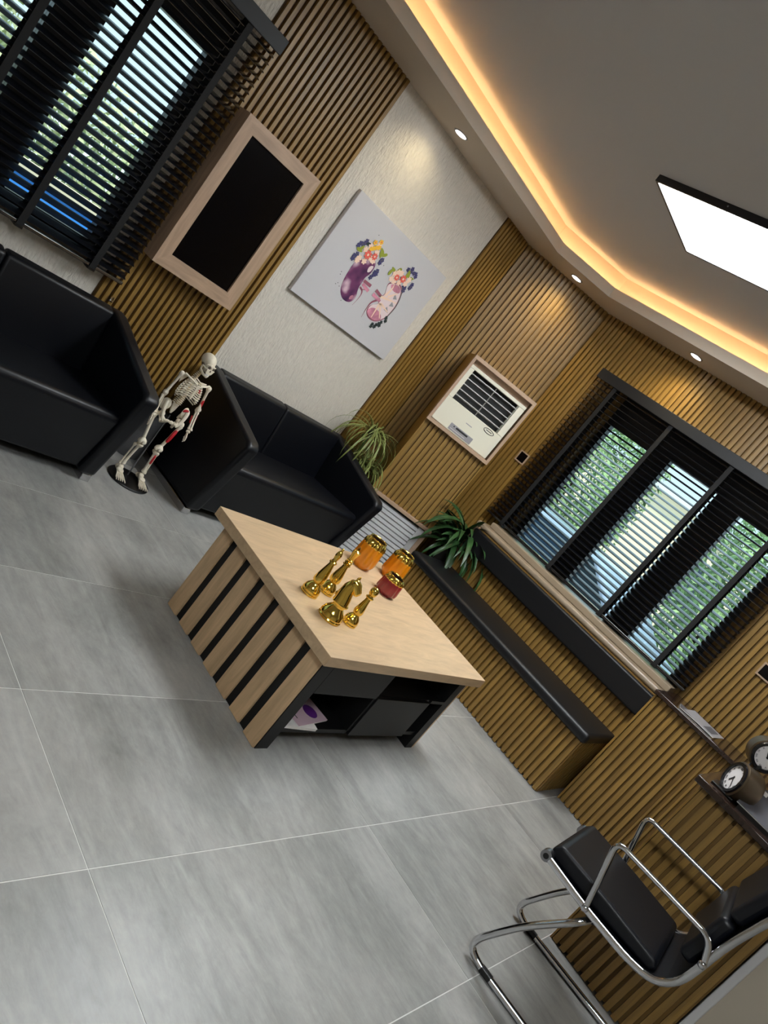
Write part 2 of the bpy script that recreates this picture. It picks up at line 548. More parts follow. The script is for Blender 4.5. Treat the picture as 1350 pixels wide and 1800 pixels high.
# ---- downlights
DL = [((3.005, 3.437), .42, 'round recessed downlight above the kidney canvas'),
      ((4.437, 3.203), 1.0, 'round recessed downlight above the air conditioner corner'),
      ((4.645, 2.212), 1.0, 'round recessed downlight above the wide window blind')]
for (x, y), pw, lab in DL:
    t = thing('downlight', lab, 'downlight', (x, y, ZS), 0, 'recessed soffit downlights')
    MB().lathe([(.039, -.004), (.048, -.003), (.050, 0), (.039, 0)], 28).build('ring', 'steel', t)
    MB().lathe([(.039, -.0035), (.032, -.006), (.0, -.0065)], 24, cap=False).build('lens', 'spot_lens', t)
    ld = bpy.data.lights.new('downlight_beam', 'SPOT')
    ld.energy = SPOT * pw; ld.spot_size = math.radians(142); ld.spot_blend = 0.9; ld.shadow_soft_size = .03; ld.color = (1.0, .84, .50)
    lo = bpy.data.objects.new('downlight_beam', ld); C.objects.link(lo); lo.parent = t; lo.location = (0, 0, -.012)

# ---- windows
def window(name, label, frame_boxes, panes, mir):
    """boxes given in (along, depth, z); mir maps to the room"""
    t = thing(name, label, None)
    t['kind'] = 'structure'
    g = MB()
    for b in frame_boxes:
        g.box(*mir(*b))
    g.build('window_frame', 'window_black', t, smooth=False)
    for p in panes:
        MB().box(*mir(*p)).build('pane', 'pane_glass', t, smooth=False)
    return t
def frames(a0, a1, z0, z1, panes, d0, d1):
    fb = []; edges = [a0]
    for p in panes: edges += [p[0], p[1]]
    edges.append(a1)
    for i in range(0, len(edges), 2): fb.append((edges[i], edges[i + 1], d0, d1, z0, z1))
    for p in panes:
        fb.append((p[0], p[1], d0, d1, z0, p[2])); fb.append((p[0], p[1], d0, d1, p[3], z1))
    pn = [(p[0], p[1], (d0 + d1) / 2 - .003, (d0 + d1) / 2 + .003, p[2], p[3]) for p in panes]
    return fb, pn
pa = [(.14, .52, .90, 1.935), (.69, 1.10, .90, 1.935), (1.29, 1.715, .90, 1.935)]
fb, pn = frames(WA[0], WA[1], WA[2], WA[3], pa, 3.70, 3.76)
win1 = window('window_1', 'dark framed window behind the blind over the sofa', fb, pn, lambda a, b, c, d, e, f: (a, b, c, d, e, f))
B(WA[0] - .02, WA[1] + .03, YA - .03, 3.70, .825, .855, 'window_sill', 'sill_stone', win1, .006)
pb = [(1.05, 1.405, .895, 1.955), (1.60, 1.985, .895, 1.985), (2.155, 2.50, .895, 1.955)]
fb, pn = frames(WB[0], WB[1], WB[2], WB[3], pb, 4.93, 4.99)
win2 = window('window_2', 'wide dark framed window above the bench', fb, pn, lambda a, b, c, d, e, f: (c, d, a, b, e, f))
g = MB()
g.box(4.616, 4.93, .935, 2.66, .800, .842)
g.build('window_sill', 'sill_stone', win2, bevel=.018, seg=5)
B(4.70, 4.93, .945, 2.60, .842, .886, 'sill_upstand', 'sill_stone', win2, .006)

# ---- venetian blinds
def blind(name, label, loc, rz, length, height, n, tapes, tilt, gap_top):
    """local x along the blind, y towards the wall, z up from the bottom rail; front is -y"""
    t = thing(name, label, 'blind', loc, rz, 'black venetian blinds')
    L2 = length / 2
    B(-L2 - .012, L2 + .012, -.040, -.030, height - .075, height, 'valance', 'valance_black', t, .003)
    B(-L2, L2, -.026, .026, height - .055, height - .010, 'headrail', 'blind_black', t)
    B(-L2, L2, -.024, .024, 0, .018, 'bottom_rail', 'blind_black', t, .004)
    c = MB()
    w2 = .025
    prof = [(-w2, -.0015), (0, .0012), (w2, -.0015), (w2, .0005), (0, .0032), (-w2, .0005)]
    c.prism(prof, -L2, L2, 'x')
    me = c.mesh('blind_slat', 'blind_black', smooth=True, angle=50)
    z0 = .045; z1 = height - gap_top
    for i in range(n):
        z = z0 + (z1 - z0) * i / (n - 1)
        inst('blind_slat', me, t, (0, 0, z), (tilt, 0, 0))
    # stacked slats bunched under the headrail
    for x in tapes:
        B(x - .016, x + .016, -.0295, -.0285, .0, height - .05, 'ladder_tape', 'tape_black', t)
        B(x - .016, x + .016, .0285, .0295, .0, height - .05, 'ladder_tape', 'tape_black', t)
        B(x - .018, x + .018, -.031, .031, -.012, .0, 'tape_clip', 'black_plastic', t)
    return t
TA, TB = math.radians(27), math.radians(18)
blind('venetian_blind', 'black slatted blind over the sofa beside the framed screen', (.91, YA - .066, .815), 0, 1.99, 1.40, 33, [-.93, -.60, -.25, .11, .45, .82], TA, .09)
blind('venetian_blind', 'wide black slatted blind above the bench', (XF - .036, 1.825, .905), -PI / 2, 1.85, 1.325, 31, [-.755, -.255, .23, .70], TB, .09)
# ================================================================ FURNITURE
# ---- sofas
def sofa(label, cx):
    t = thing('sofa', label, 'sofa', (cx, 3.2, 0), 0, 'black leather two-seat sofas')
    W, T = .643, .088
    def Y(p): return [(y - 3.2, z) for y, z in p]
    for s in (-1, 1):
        a, b = (s * W, s * (W - T))
        MB().prism(Y([(2.935, .042), (2.825, .545), (2.86, .575), (3.47, .70), (3.555, .70), (3.575, .042)]), min(a, b), max(a, b), 'x').build('armrest', 'leather', t, bevel=.022, seg=4)
        x0 = min(s * W, s * (W - .05)) ; x1 = x0 + .05
        B(x0, x1, 2.955 - 3.2, 3.54 - 3.2, 0, .040, 'foot_rail', 'chrome', t, .003)
    i = W - T + .004
    MB().prism(Y([(2.965, .055), (2.885, .375), (2.905, .402), (3.44, .36), (3.46, .055)]), -i, i, 'x').build('seat', 'leather', t, bevel=.018, seg=4)
    for x0, x1 in ((-i, -.002), (.002, i)):
        MB().prism(Y([(3.40, .30), (3.455, .695), (3.53, .706), (3.57, .06), (3.46, .06)]), x0, x1, 'x').build('backrest', 'leather', t, bevel=.016, seg=4)
    return t
sofa('black leather sofa under the window blind beside the skeleton', 1.352)
sofa('black leather sofa below the kidney canvas behind the oak table', 3.222)

# ---- coffee table
ct = thing('coffee_table', 'square oak-topped coffee table with striped slatted side and black frame', 'table', (2.62, 1.69, 0))
def T(x0, x1, y0, y1, z0, z1, name, m, bevel=0.0):
    return B(x0 - 2.62, x1 - 2.62, y0 - 1.69, y1 - 1.69, z0, z1, name, m, ct, bevel)
T(2.035, 3.245, 1.268, 2.158, .432, .476, 'tabletop', 'table_oak', .0015)
T(2.069, 2.137, 1.292, 2.085, 0, .432, 'side_panel', 'black_laminate')
T(3.10, 3.158, 1.292, 2.085, 0, .432, 'side_panel', 'black_laminate')
for k in range(7):
    y = 1.296 + k * .1185
    T(2.058, 2.069, y, y + .0765, 0.001, .432, 'slat', 'table_slat', .001)
    T(3.158, 3.180, y, y + .0765, 0.001, .432, 'slat', 'table_slat', .001)
T(2.137, 3.10, 1.305, 2.08, .072, .092, 'bottom_board', 'black_laminate')
T(2.137, 3.10, 1.66, 1.68, .092, .432, 'divider', 'black_laminate')
T(2.545, 2.563, 1.30, 1.66, .092, .432, 'divider', 'black_laminate')
T(2.137, 2.545, 1.31, 1.66, .274, .290, 'shelf', 'black_laminate')
T(2.563, 3.10, 1.31, 1.66, .274, .290, 'shelf', 'black_laminate')
T(2.139, 2.545, 1.292, 1.308, .284, .430, 'door', 'black_laminate', .001)
T(2.563, 2.985, 1.292, 1.308, .074, .284, 'door', 'black_laminate', .001)
T(2.985, 3.10, 1.292, 1.305, .284, .30, 'rail', 'black_laminate')
# magazines in the open niche
def magazine(name, label, loc, rz, w_, d_, h, m, extras=(), cat='magazine'):
    t = thing(name, label, cat, loc, rz, 'magazines in the table niche')
    B(-w_ / 2, w_ / 2, -d_ / 2, d_ / 2, 0, h, 'pages', 'paper_white', t)
    B(-w_ / 2 - .001, w_ / 2 + .001, -d_ / 2 - .001, d_ / 2 + .001, h, h + .0012, 'cover', m, t)
    for (kind, *a) in extras:
        if kind == 'disc':
            x, y, r, mm = a
            MB().lathe([(r, 0), (r, .0005)], 20, (x, y, h + .0012)).build('cover_print', mm, t)
        else:
            x0, x1, y0, y1, mm = a
            B(x0, x1, y0, y1, h + .0012, h + .0017, 'cover_print', mm, t)
    return t
magazine('magazine', 'pale pink magazine with purple oval print lying on top in the table niche', (2.30, 1.45, .106), .18, .21, .27, .006, 'paper_pink',
         [('disc', .035, -.08, .036, 'paper_purple'), ('box', -.09, -.03, .05, .10, 'vessel'), ('box', -.02, .05, .06, .075, 'paper_purple'), ('box', -.08, -.075, -.10, .02, 'ink')])
magazine('magazine', 'white magazine under the pink one in the table niche', (2.24, 1.44, .0925), -.08, .21, .28, .012, 'paper_white',
         [('box', -.08, .02, -.10, -.094, 'ink'), ('box', -.08, -.02, -.06, -.05, 'ink')])
# dried branch ornament in the upper niche
br = thing('dried_branch', 'small pale dried branch ornament in the upper table niche', 'ornament', (2.70, 1.42, .290))
g = MB()
rnd = random.Random(3)
g.tube([(.09, .02, .008), (.05, .015, .025), (0, 0, .03)], [.005, .006, .005], 6)
for k in range(9):
    a = rnd.uniform(-.9, .9) + PI
    l = rnd.uniform(.04, .09)
    p = Vector((rnd.uniform(-.01, .04), 0, .028))
    q = p + Vector((math.cos(a) * l, math.sin(a) * l * .6, rnd.uniform(-.01, .05)))
    g.tube([p, (p + q) / 2 + Vector((0, 0, .008)), q], [.004, .0035, .002], 5)
    g.ball(q, (.008, .006, .006), 6, 5)
g.build('twigs', 'grille_white', br)

# ---- gold chess pieces
ZT = .476
def piece(label, x, y, rz=0.0, sc_=(1.0, 1.0)):
    t = thing('chess_piece', label, 'chess piece', (x, y, ZT), rz, 'gold chess ornaments on the table')
    t.scale = (sc_[0], sc_[0], sc_[1])
    return t
BASE = [(0, 0), (.040, 0), (.041, .006), (.039, .010), (.041, .014), (.040, .020), (.036, .030), (.028, .040), (.021, .047), (.020, .051)]
def scale_prof(p, sr, sz): return [(r * sr, z * sz) for r, z in p]
# bishop
t = piece('gold chess bishop, slimmest piece at the left of the group', 2.216, 1.652, 0, (.96, 1.12))
MB().lathe(scale_prof(BASE, 1, 1) + [(.026, .056), (.027, .066), (.024, .085), (.017, .115), (.0125, .135), (.0125, .139), (.017, .141), (.017, .146), (.011, .149), (.010, .156), (.013, .168), (.0135, .176), (.011, .186), (.006, .194), (.004, .196)], 32, cap=False).build('body', 'gold', t)
MB().ball((0, 0, .200), .0055).build('finial', 'gold', t)
# king
t = piece('gold chess king with crown, tallest piece behind the knight', 2.358, 1.696, 0, (.95, 1.09))
MB().lathe(scale_prof(BASE, .95, 1) + [(.026, .056), (.027, .066), (.022, .090), (.0145, .120), (.013, .132), (.019, .134), (.019, .138), (.013, .141), (.018, .145), (.018, .149), (.013, .152), (.016, .156), (.016, .159), (.012, .162), (.013, .175), (.018, .196), (.0185, .200), (.014, .203), (.006, .206)], 32, cap=False).build('body', 'gold', t)
k = MB()
k.box(-.002, .002, -.002, .002, .205, .222); k.box(-.007, .007, -.002, .002, .211, .216)
k.build('cross', 'gold', t)
# knight
t = piece('gold chess knight with horse head, largest base in front', 2.224, 1.508, math.radians(-70), (.95, 1.12))
MB().lathe([(0, 0), (.052, 0), (.054, .007), (.051, .011), (.053, .016), (.051, .022), (.046, .034), (.034, .046), (.027, .054), (.027, .060), (.036, .064), (.037, .070), (.033, .074), (.0, .075)], 36, cap=False).build('body', 'gold', t)
g = MB()
g.tube([(-.004, 0, .070), (-.006, 0, .088), (-.010, 0, .108), (-.010, 0, .128), (-.004, 0, .146), (.004, 0, .156)], [.037, .034, .031, .028, .024, .014], 16)
g.build('neck', 'gold', t)
g = MB()
g.tube([(-.014, 0, .150), (-.002, 0, .154), (.012, 0, .148), (.024, 0, .138), (.033, 0, .131), (.038, 0, .128)], [.012, .020, .020, .017, .0155, .008], 14)
g.build('horse_head', 'gold', t)
g = MB()
for k in range(6):
    u = k / 5
    g.ball((-.040 + .022 * u, 0, .086 + .066 * u), (.007, .010, .010), 8, 6)
g.build('mane', 'gold', t)
for sgn in (-1, 1):
    MB().ball((-.004, sgn * .010, .172), (.005, .004, .011), 8, 6).build('ear', 'gold', t)
# pawn
t = piece('gold chess pawn with round ball head at the right of the group', 2.346, 1.500, 0, (.94, 1.18))
MB().lathe(scale_prof(BASE, .86, .85) + [(.021, .048), (.023, .056), (.018, .078), (.013, .100), (.0115, .112), (.018, .114), (.019, .118), (.0125, .122), (.010, .126)], 32, cap=False).build('body', 'gold', t)
MB().ball((0, 0, .140), .0195, 20, 14).build('ball_head', 'gold', t)

# ---- fluted vases with gold collars
def vase(label, x, y, h, r, m):
    t = thing('vase', label, 'vase', (x, y, ZT), .2, 'fluted vases with gold collars')
    def fl(th, z): return 1.0 + .035 * math.cos(12 * th)
    hb = h * .76
    MB().lathe([(0, 0), (r * .70, 0), (r * .72, .004), (r * .98, hb * .20), (r, hb * .30), (r * .92, hb * .95), (r * .90, hb), (0, hb)], 96, fl=fl, cap=False).build('body', m, t, angle=60)
    def fg(th, z): return 1.0 + (.05 * math.cos(16 * th) if z < h * .93 else 0)
    MB().lathe([(r * .915, hb * .975), (r * .93, hb), (r * .88, h * .85), (r * .76, h * .95), (r * .72, h * .965), (r * .75, h * .985), (r * .72, h), (r * .67, h * .99), (r * .65, h * .96)], 96, fl=fg, cap=False).build('collar', 'gold', t, angle=70)
    MB().lathe([(r * .66, h * .985), (r * .62, h * .7), (0, h * .69)], 32, cap=False).build('hollow', 'vase_dark', t)
    return t
vase('orange fluted vase with gold collar behind the chess king', 2.925, 2.045, .168, .066, 'orange_glaze')
vase('orange fluted vase with gold collar behind the red vase', 3.165, 2.015, .164, .064, 'orange_glaze')
vase('short dark red fluted vase with gold collar', 2.935, 1.830, .108, .058, 'red_glaze')

# ---- window bench
wb = thing('window_bench', 'oak slatted window bench with black leather cushion and backrest', 'bench', (4.13, 1.79, 0))
def W_(x0, x1, y0, y1, z0, z1, name, m, bevel=0.0, seg=2):
    return B(x0 - 4.13, x1 - 4.13, y0 - 1.79, y1 - 1.79, z0, z1, name, m, wb, bevel, seg)
W_(4.146, 4.60, .982, 2.60, .012, .39, 'base', 'groove')
slat_row(wb, (0, 2.60 - 1.79), (0, .968 - 1.79), .004, .39, -PI / 2)
slat_row(wb, (4.135 - 4.13, .966 - 1.79), (4.60 - 4.13, .966 - 1.79), .004, .39, 0)
W_(4.104, 4.598, .948, 2.605, .391, .458, 'cushion', 'bench_leather', .026, 6)
W_(4.616, 4.662, .95, 2.62, .012, .799, 'back_panel', 'groove')
slat_row(wb, (4.602 - 4.13, 2.595 - 1.79), (4.602 - 4.13, .952 - 1.79), .40, .66, -PI / 2)
W_(4.556, 4.612, .945, 2.60, .632, .792, 'backrest', 'bench_leather', .012, 3)
W_(4.594, 4.664, 2.60, 2.628, .012, .80, 'end_post', 'frame_oak_v', .002)

# ---- corner cabinet with air conditioner and radiator grille
CB = (4.283, 3.017, 0)
cab = thing('corner_cabinet', 'oak slatted corner cabinet with pale radiator grille below', 'cabinet', CB, -PI / 4)
def K(x0, x1, y0, y1, z0, z1, name, m, bevel=0.0, p=cab): return B(x0, x1, y0, y1, z0, z1, name, m, p, bevel)
K(-.27, -.252, .0, .41, 0, 1.73, 'side_panel', 'side_oak')
K(.252, .27, .0, .41, 0, 1.73, 'side_panel', 'side_oak')
K(-.252, .252, .0, .41, 1.712, 1.73, 'top_panel', 'side_oak')
K(-.252, .252, .016, .03, .56, 1.18, 'front_backing', 'groove')
slat_row(cab, (-.268, 0), (.268, 0), .556, 1.178, 0)
K(-.282, .282, -.034, .02, .532, .556, 'ledge', 'frame_oak_h', .002)
K(.236, .270, -.022, .0, 0, .532, 'stile', 'frame_oak_v', .002)
K(-.270, -.236, -.022, .0, 0, .532, 'stile', 'frame_oak_v', .002)
gr = thing('radiator_grille', 'pale grey louvred radiator grille under the cabinet ledge', 'grille', CB, -PI / 4)
K(.188, .236, -.018, .004, .01, .522, 'frame_rail', 'grille_white', .002, gr)
K(-.236, -.188, -.018, .004, .01, .522, 'frame_rail', 'grille_white', .002, gr)
K(-.188, .188, .006, .012, .01, .530, 'backing', 'dark_cavity', 0, gr)
lv = MB().hexa([(-.188, -.014, 0), (.188, -.014, 0), (.188, .002, .006), (-.188, .002, .006), (-.188, -.014, .023), (.188, -.014, .023), (.188, .002, .028), (-.188, .002, .028)]).mesh('louvre', 'grille_white', smooth=False)
for k in range(15):
    inst('louvre', lv, gr, (0, 0, .016 + k * .0335))

ac = thing('air_conditioner', 'cream wall air conditioner in a pale wooden frame', 'air conditioner', (4.283, 3.017, 1.18), -PI / 4)
def A(x0, x1, y0, y1, z0, z1, name, m, bevel=0.0): return B(x0, x1, y0, y1, z0 - 1.18, z1 - 1.18, name, m, ac, bevel)
A(-.274, .274, -.035, .03, 1.178, 1.204, 'frame_rail', 'frame_oak_h', .001)
A(-.274, .274, -.035, .03, 1.704, 1.731, 'frame_rail', 'frame_oak_h', .001)
A(-.274, -.254, -.035, .03, 1.204, 1.704, 'frame_stile', 'frame_oak_v', .001)
A(.252, .274, -.035, .03, 1.204, 1.704, 'frame_stile', 'frame_oak_v', .001)
A(-.250, .248, .02, .03, 1.66, 1.704, 'top_filler', 'frame_oak_h')
g = MB()
z = lambda v: v - 1.18
g.box(-.252, .240, -.018, .10, z(1.206), z(1.398)); g.box(-.252, .240, -.018, .10, z(1.640), z(1.664))
g.box(-.252, -.216, -.018, .10, z(1.398), z(1.640)); g.box(.190, .240, -.018, .10, z(1.398), z(1.640))
g.build('casing', 'ac_cream', ac, bevel=.003)
A(-.216, .190, .06, .07, 1.398, 1.640, 'cavity', 'dark_cavity')
vn = MB().prism([(-.016, .001), (-.014, .008), (.012, -.001), (.010, -.006)], -.216, .190, 'x').mesh('vane', 'ac_vane', smooth=False)
for k in range(5):
    inst('vane', vn, ac, (0, 0, z(1.432 + k * .044)))
for xx in (-.012, .183):
    A(xx - .003, xx + .003, -.015, -.008, 1.402, 1.636, 'vane_link', 'ac_vane')
A(-.112, .084, -.0205, -.0175, 1.214, 1.263, 'control_panel', 'ac_grey', .001)
A(-.062, .040, -.0215, -.020, 1.243, 1.256, 'display', 'ink')
A(-.098, .030, -.0212, -.020, 1.226, 1.229, 'panel_line', 'paper_white')
MB().ball((-.080, -.0205, z(1.250)), (.005, .002, .005), 8, 6).build('indicator', 'ink', ac)
A(-.030, .022, -.0188, -.0178, 1.318, 1.324, 'nameplate', 'ac_grey')
g = MB()
ring = [(.136 + .042 * math.cos(2 * PI * k / 32), -.0185, z(1.372) + .016 * math.sin(2 * PI * k / 32)) for k in range(33)]
g.tube(ring, .0025, 6)
g.box(.112, .160, -.0190, -.0178, z(1.370), z(1.375))
g.build('oval_emblem', 'ink', ac)

# ---- framed screen
sc = thing('framed_screen', 'black screen in a thick pale oak frame on the slatted wall', 'screen', (2.206, YF, 1.436))
def Q(x0, x1, y0, y1, z0, z1, name, m, bevel=0.0): return B(x0 - 2.206, x1 - 2.206, y0 - YF, y1 - YF, z0 - 1.436, z1 - 1.436, name, m, sc, bevel)
xo0, xo1, xi0, xi1, zo0, zo1, zi0, zi1 = 1.937, 2.475, 2.008, 2.397, 1.012, 1.859, 1.089, 1.788
def mitre(a, b, c, d, name, m):
    p = [(x - 2.206, zz - 1.436) for x, zz in (a, b, c, d)]
    MB().prism(p, 3.50 - YF, -.001, 'y').build(name, m, sc, smooth=False)
mitre((xo0, zo0), (xo1, zo0), (xi1, zi0), (xi0, zi0), 'frame_rail', 'frame_oak_h')
mitre((xi0, zi1), (xi1, zi1), (xo1, zo1), (xo0, zo1), 'frame_rail', 'frame_oak_h')
mitre((xo0, zo0), (xi0, zi0), (xi0, zi1), (xo0, zo1), 'frame_stile', 'frame_oak_v')
mitre((xi1, zi0), (xo1, zo0), (xo1, zo1), (xi1, zi1), 'frame_stile', 'frame_oak_v')
Q(xi0 - .002, xi1 + .002, 3.512, 3.53, zi0 - .002, zi1 + .002, 'display', 'screen_black')

# ---- wall sockets and switches
def plate(label, loc, rz, s, cat='switch'):
    t = thing('wall_switch', label, cat, loc, rz, 'black wall plates')
    g = MB()
    g.box(-s, s, -.012, 0, -s, -s + .010); g.box(-s, s, -.012, 0, s - .010, s)
    g.box(-s, -s + .010, -.012, 0, -s + .010, s - .010); g.box(s - .010, s, -.012, 0, -s + .010, s - .010)
    g.build('frame', 'frame_oak_v', t, smooth=False)
    B(-s + .010, s - .010, -.009, 0, -s + .010, s - .010, 'rocker', 'screen_black', t)
    return t
plate('small square black wall plate between air conditioner and window blind', (XF, 2.838, 1.375), -PI / 2, .045)
plate('small square black wall plate on the slats right of the window', (XF, .655, 1.312), -PI / 2, .045)
t = thing('wall_hook', 'tiny chrome square bracket on the slats just above the sofa back', 'bracket', (1.936, YF, .716))
g = MB()
g.box(-.013, .013, -.006, 0, -.014, -.009); g.box(-.013, -.008, -.02, 0, -.009, .014); g.box(.008, .013, -.006, 0, -.009, .014)
g.build('clip', 'chrome', t, smooth=False)

# ---- reception desks
d1 = thing('reception_desk', 'oak slatted reception counter beside the bench with dark stone top', 'desk', (4.37, .6, 0))
def R1(x0, x1, y0, y1, z0, z1, name, m, bevel=0.0): return B(x0 - 4.37, x1 - 4.37, y0 - .6, y1 - .6, z0, z1, name, m, d1, bevel)
R1(4.386, 4.80, .10, .905, .01, .843, 'carcass', 'groove')
slat_row(d1, (0, .905 - .6), (0, .556 - .6), .004, .843, -PI / 2)
slat_row(d1, (.006, .546 - .6), (.006, .10 - .6), .004, .843, -PI / 2, pitch=.031, front=.012, flank=.004)
R1(4.37, 4.80, .905, .917, .0, .843, 'end_panel', 'side_oak')
R1(4.368, 4.372, .549, .553, .004, .843, 'seam', 'groove')
R1(4.345, 4.835, .08, .925, .843, .868, 'countertop', 'counter_stone', .004)
d2 = thing('reception_desk', 'nearer oak slatted reception counter behind the chrome chair', 'desk', (3.14, .1, 0))
def R2(x0, x1, y0, y1, z0, z1, name, m, bevel=0.0): return B(x0 - 3.14, x1 - 3.14, y0 - .1, y1 - .1, z0, z1, name, m, d2, bevel)
R2(3.156, 3.56, -.16, .308, .01, .876, 'carcass', 'groove')
slat_row(d2, (0, .312 - .1), (0, -.160 - .1), .004, .876, -PI / 2)
R2(3.142, 3.56, .308, .316, .0, .876, 'end_panel', 'side_oak')
R2(3.112, 3.60, -.163, .345, .876, .904, 'countertop', 'counter_stone', .004)

# ---- things on the counters
def leaflet(label, loc, rot, w_, d_, m, prints=(), group='leaflets on the reception counters'):
    t = thing('leaflet', label, 'leaflet', loc, 0, group)
    t.rotation_euler = rot
    B(-w_ / 2, w_ / 2, -d_ / 2, d_ / 2, 0, .004, 'sheet', 'paper_white', t)
    B(-w_ / 2, w_ / 2, -d_ / 2, d_ / 2, .004, .0046, 'cover', m, t)
    for (x0, x1, y0, y1, mm) in prints:
        B(x0, x1, y0, y1, .0046, .0050, 'cover_print', mm, t)
    return t
rt = (0, math.radians(-24), 0)
t = leaflet('grey leaflet with orange picture tilted on the nearer reception counter', (3.262, .070, .962), rt, .20, .26, 'paper_grey',
        [(-.10, .10, -.13, -.005, 'paper_white'), (-.09, -.02, -.075, -.02, 'paper_orange')])
for bx in ((.055, .085, .080, .115), (.060, .070, .020, .070), (.030, .060, .020, .032)):
    B(*bx, .0046, .0050, 'cover_print', 'paper_white', t)
st = thing('leaflet_stand', 'clear tilted leaflet holder on the nearer reception counter', 'stand', (3.262, .070, .904))
B(-.085, -.075, -.12, .12, 0, .015, 'front_foot', 'black_plastic', st)
B(.065, .075, -.12, .12, 0, .082, 'rear_foot', 'grey_plastic', st)
for i, (y, a, lab) in enumerate([(.70, .25, 'fanned grey leaflet lying nearest the bench on the far counter'), (.655, -.15, 'upper pale grey leaflet on the far reception counter')]):
    t = leaflet(lab, (4.50, y, .871 + i * .010), (0, math.radians(-7 if i else 0), a), .15, .21, 'paper_grey' if i == 0 else 'ac_grey', [(-.05, .05, -.08, -.02, 'paper_grey')])

# ---- two-dial clock
ck = thing('twin_clock', 'antique clock with two round dials on the nearer reception counter', 'clock', (3.235, .262, .904))
ROM = ['XII', 'I', 'II', 'III', 'IIII', 'V', 'VI', 'VII', 'VIII', 'IX', 'X', 'XI']
numerals = [text_mesh(s_, .0115, 'ink') for s_ in ROM]
def dial(c, ang, r, depth, hh, mm):
    """drum whose face looks along the plan angle ang"""
    d = bpy.data.objects.new('clock_drum', MB().lathe([(r * .9, -depth), (r * 1.04, -depth * .8), (r * 1.04, -.012), (r * 1.06, -.006), (r * 1.06, .0), (r * .98, .004)], 36).mesh('clock_drum', 'clock_case'))
    C.objects.link(d); d.parent = ck; d.location = c
    q = Matrix(((-math.sin(ang), 0, math.cos(ang)), (math.cos(ang), 0, math.sin(ang)), (0, 1, 0)))
    d.rotation_euler = q.to_euler()
    MB().lathe([(r * .74, .001), (r * .76, .012), (r * .93, .012), (r * .97, .0)], 36, cap=False).build('rim', 'clock_rim', d)
    MB().lathe([(r * .76, .0042), (r * .76, .0050)], 36).build('dial', 'dial_white', d)
    for k in range(12):
        a = PI / 2 - k * PI / 6
        inst('numeral', numerals[k], d, (r * .62 * math.cos(a), r * .62 * math.sin(a), .0053), (0, 0, a - PI / 2), (r / .066,) * 3)
    for a, l, wd in ((hh, .36, .0032), (mm, .58, .0022)):
        th = PI / 2 - a
        g = MB(); g.box(-wd, wd, -r * .08, r * l, .006, .0068)
        g.build('hand', 'ink', d, smooth=False, rot=(0, 0, th - PI / 2))
    return d
dial((-.020, -.002, .070), PI - .95, .070, .085, 2 * PI * .60, 2 * PI * .40)
dial((.045, -.022, .205), PI + .42, .062, .085, 2 * PI * .92, 2 * PI * .19)
g = MB()
g.tube(fillet([(.02, -.02, .0), (.035, -.025, .08), (.03, -.02, .15), (.045, -.03, .16)], .03), .007, 8)
g.tube([(.03 + .018 * math.cos(k * .6), .0, .135 + .018 * math.sin(k * .6)) for k in range(11)], .003, 6)
g.build('bracket', 'black_plastic', ck)
B(-.045, .06, -.05, .045, 0, .008, 'foot', 'black_plastic', ck, .003)

# ---- chrome cantilever chair
ch = thing('cantilever_chair', 'black leather cantilever armchair with chrome tube frame', 'chair', (2.780, .150, 0), math.radians(5.7))
HX = .236
rail = [(.285, .452), (.12, .437), (-.07, .434), (-.15, .452), (-.192, .51), (-.20, .60), (-.205, .70), (-.235, .86), (-.262, .985), (-.275, 1.02)]
for s in (-1, 1):
    x = s * HX
    MB().tube(fillet([(x, y, zz) for y, zz in rail], .06, 4), .010, 10, flat=(.75, 1.25)).build('side_rail', 'chrome', ch)
    g = MB(); g.tube([(x + s * .004, .300, .452), (x - s * .03, .300, .452)], .020, 18); g.build('rail_cap', 'steel', ch)
    g = MB(); g.tube([(x + s * .006, .300, .452), (x + s * .004, .300, .452)], .010, 12); g.build('cap_screw', 'black_plastic', ch)
    arm = fillet([(x, .115, .440), (x + s * .012, .182, .672), (x + s * .012, -.165, .680), (x, -.198, .612)], .035, 5)
    MB().tube(arm, [.009 + .004 * abs(k / (len(arm) - 1) - .5) for k in range(len(arm))], 10, flat=(1.0, 1.0)).build('armrest', 'chrome', ch)
    MB().ball((x + s * .004, .115, .438), .013, 10, 8).build('joint', 'chrome', ch); MB().ball((x + s * .004, -.198, .604), .014, 10, 8).build('joint', 'chrome', ch)
    leg = fillet([(x, -.42, .013), (x, .235, .013), (x, .285, .045), (x, .205, .225), (x - s * .004, .10, .385), (x - s * .06, .075, .412)], .06, 6)
    MB().tube(leg, .0128, 12).build('leg', 'chrome', ch)
    g = MB(); g.tube([(x, .160, .0145), (x, .205, .0145)], .0142, 12); g.build('floor_glide', 'black_plastic', ch)
g = MB(); g.tube([(-HX + .04, .075, .412), (HX - .04, .075, .412)], .0128, 12); g.build('cross_tube', 'black_plastic', ch)
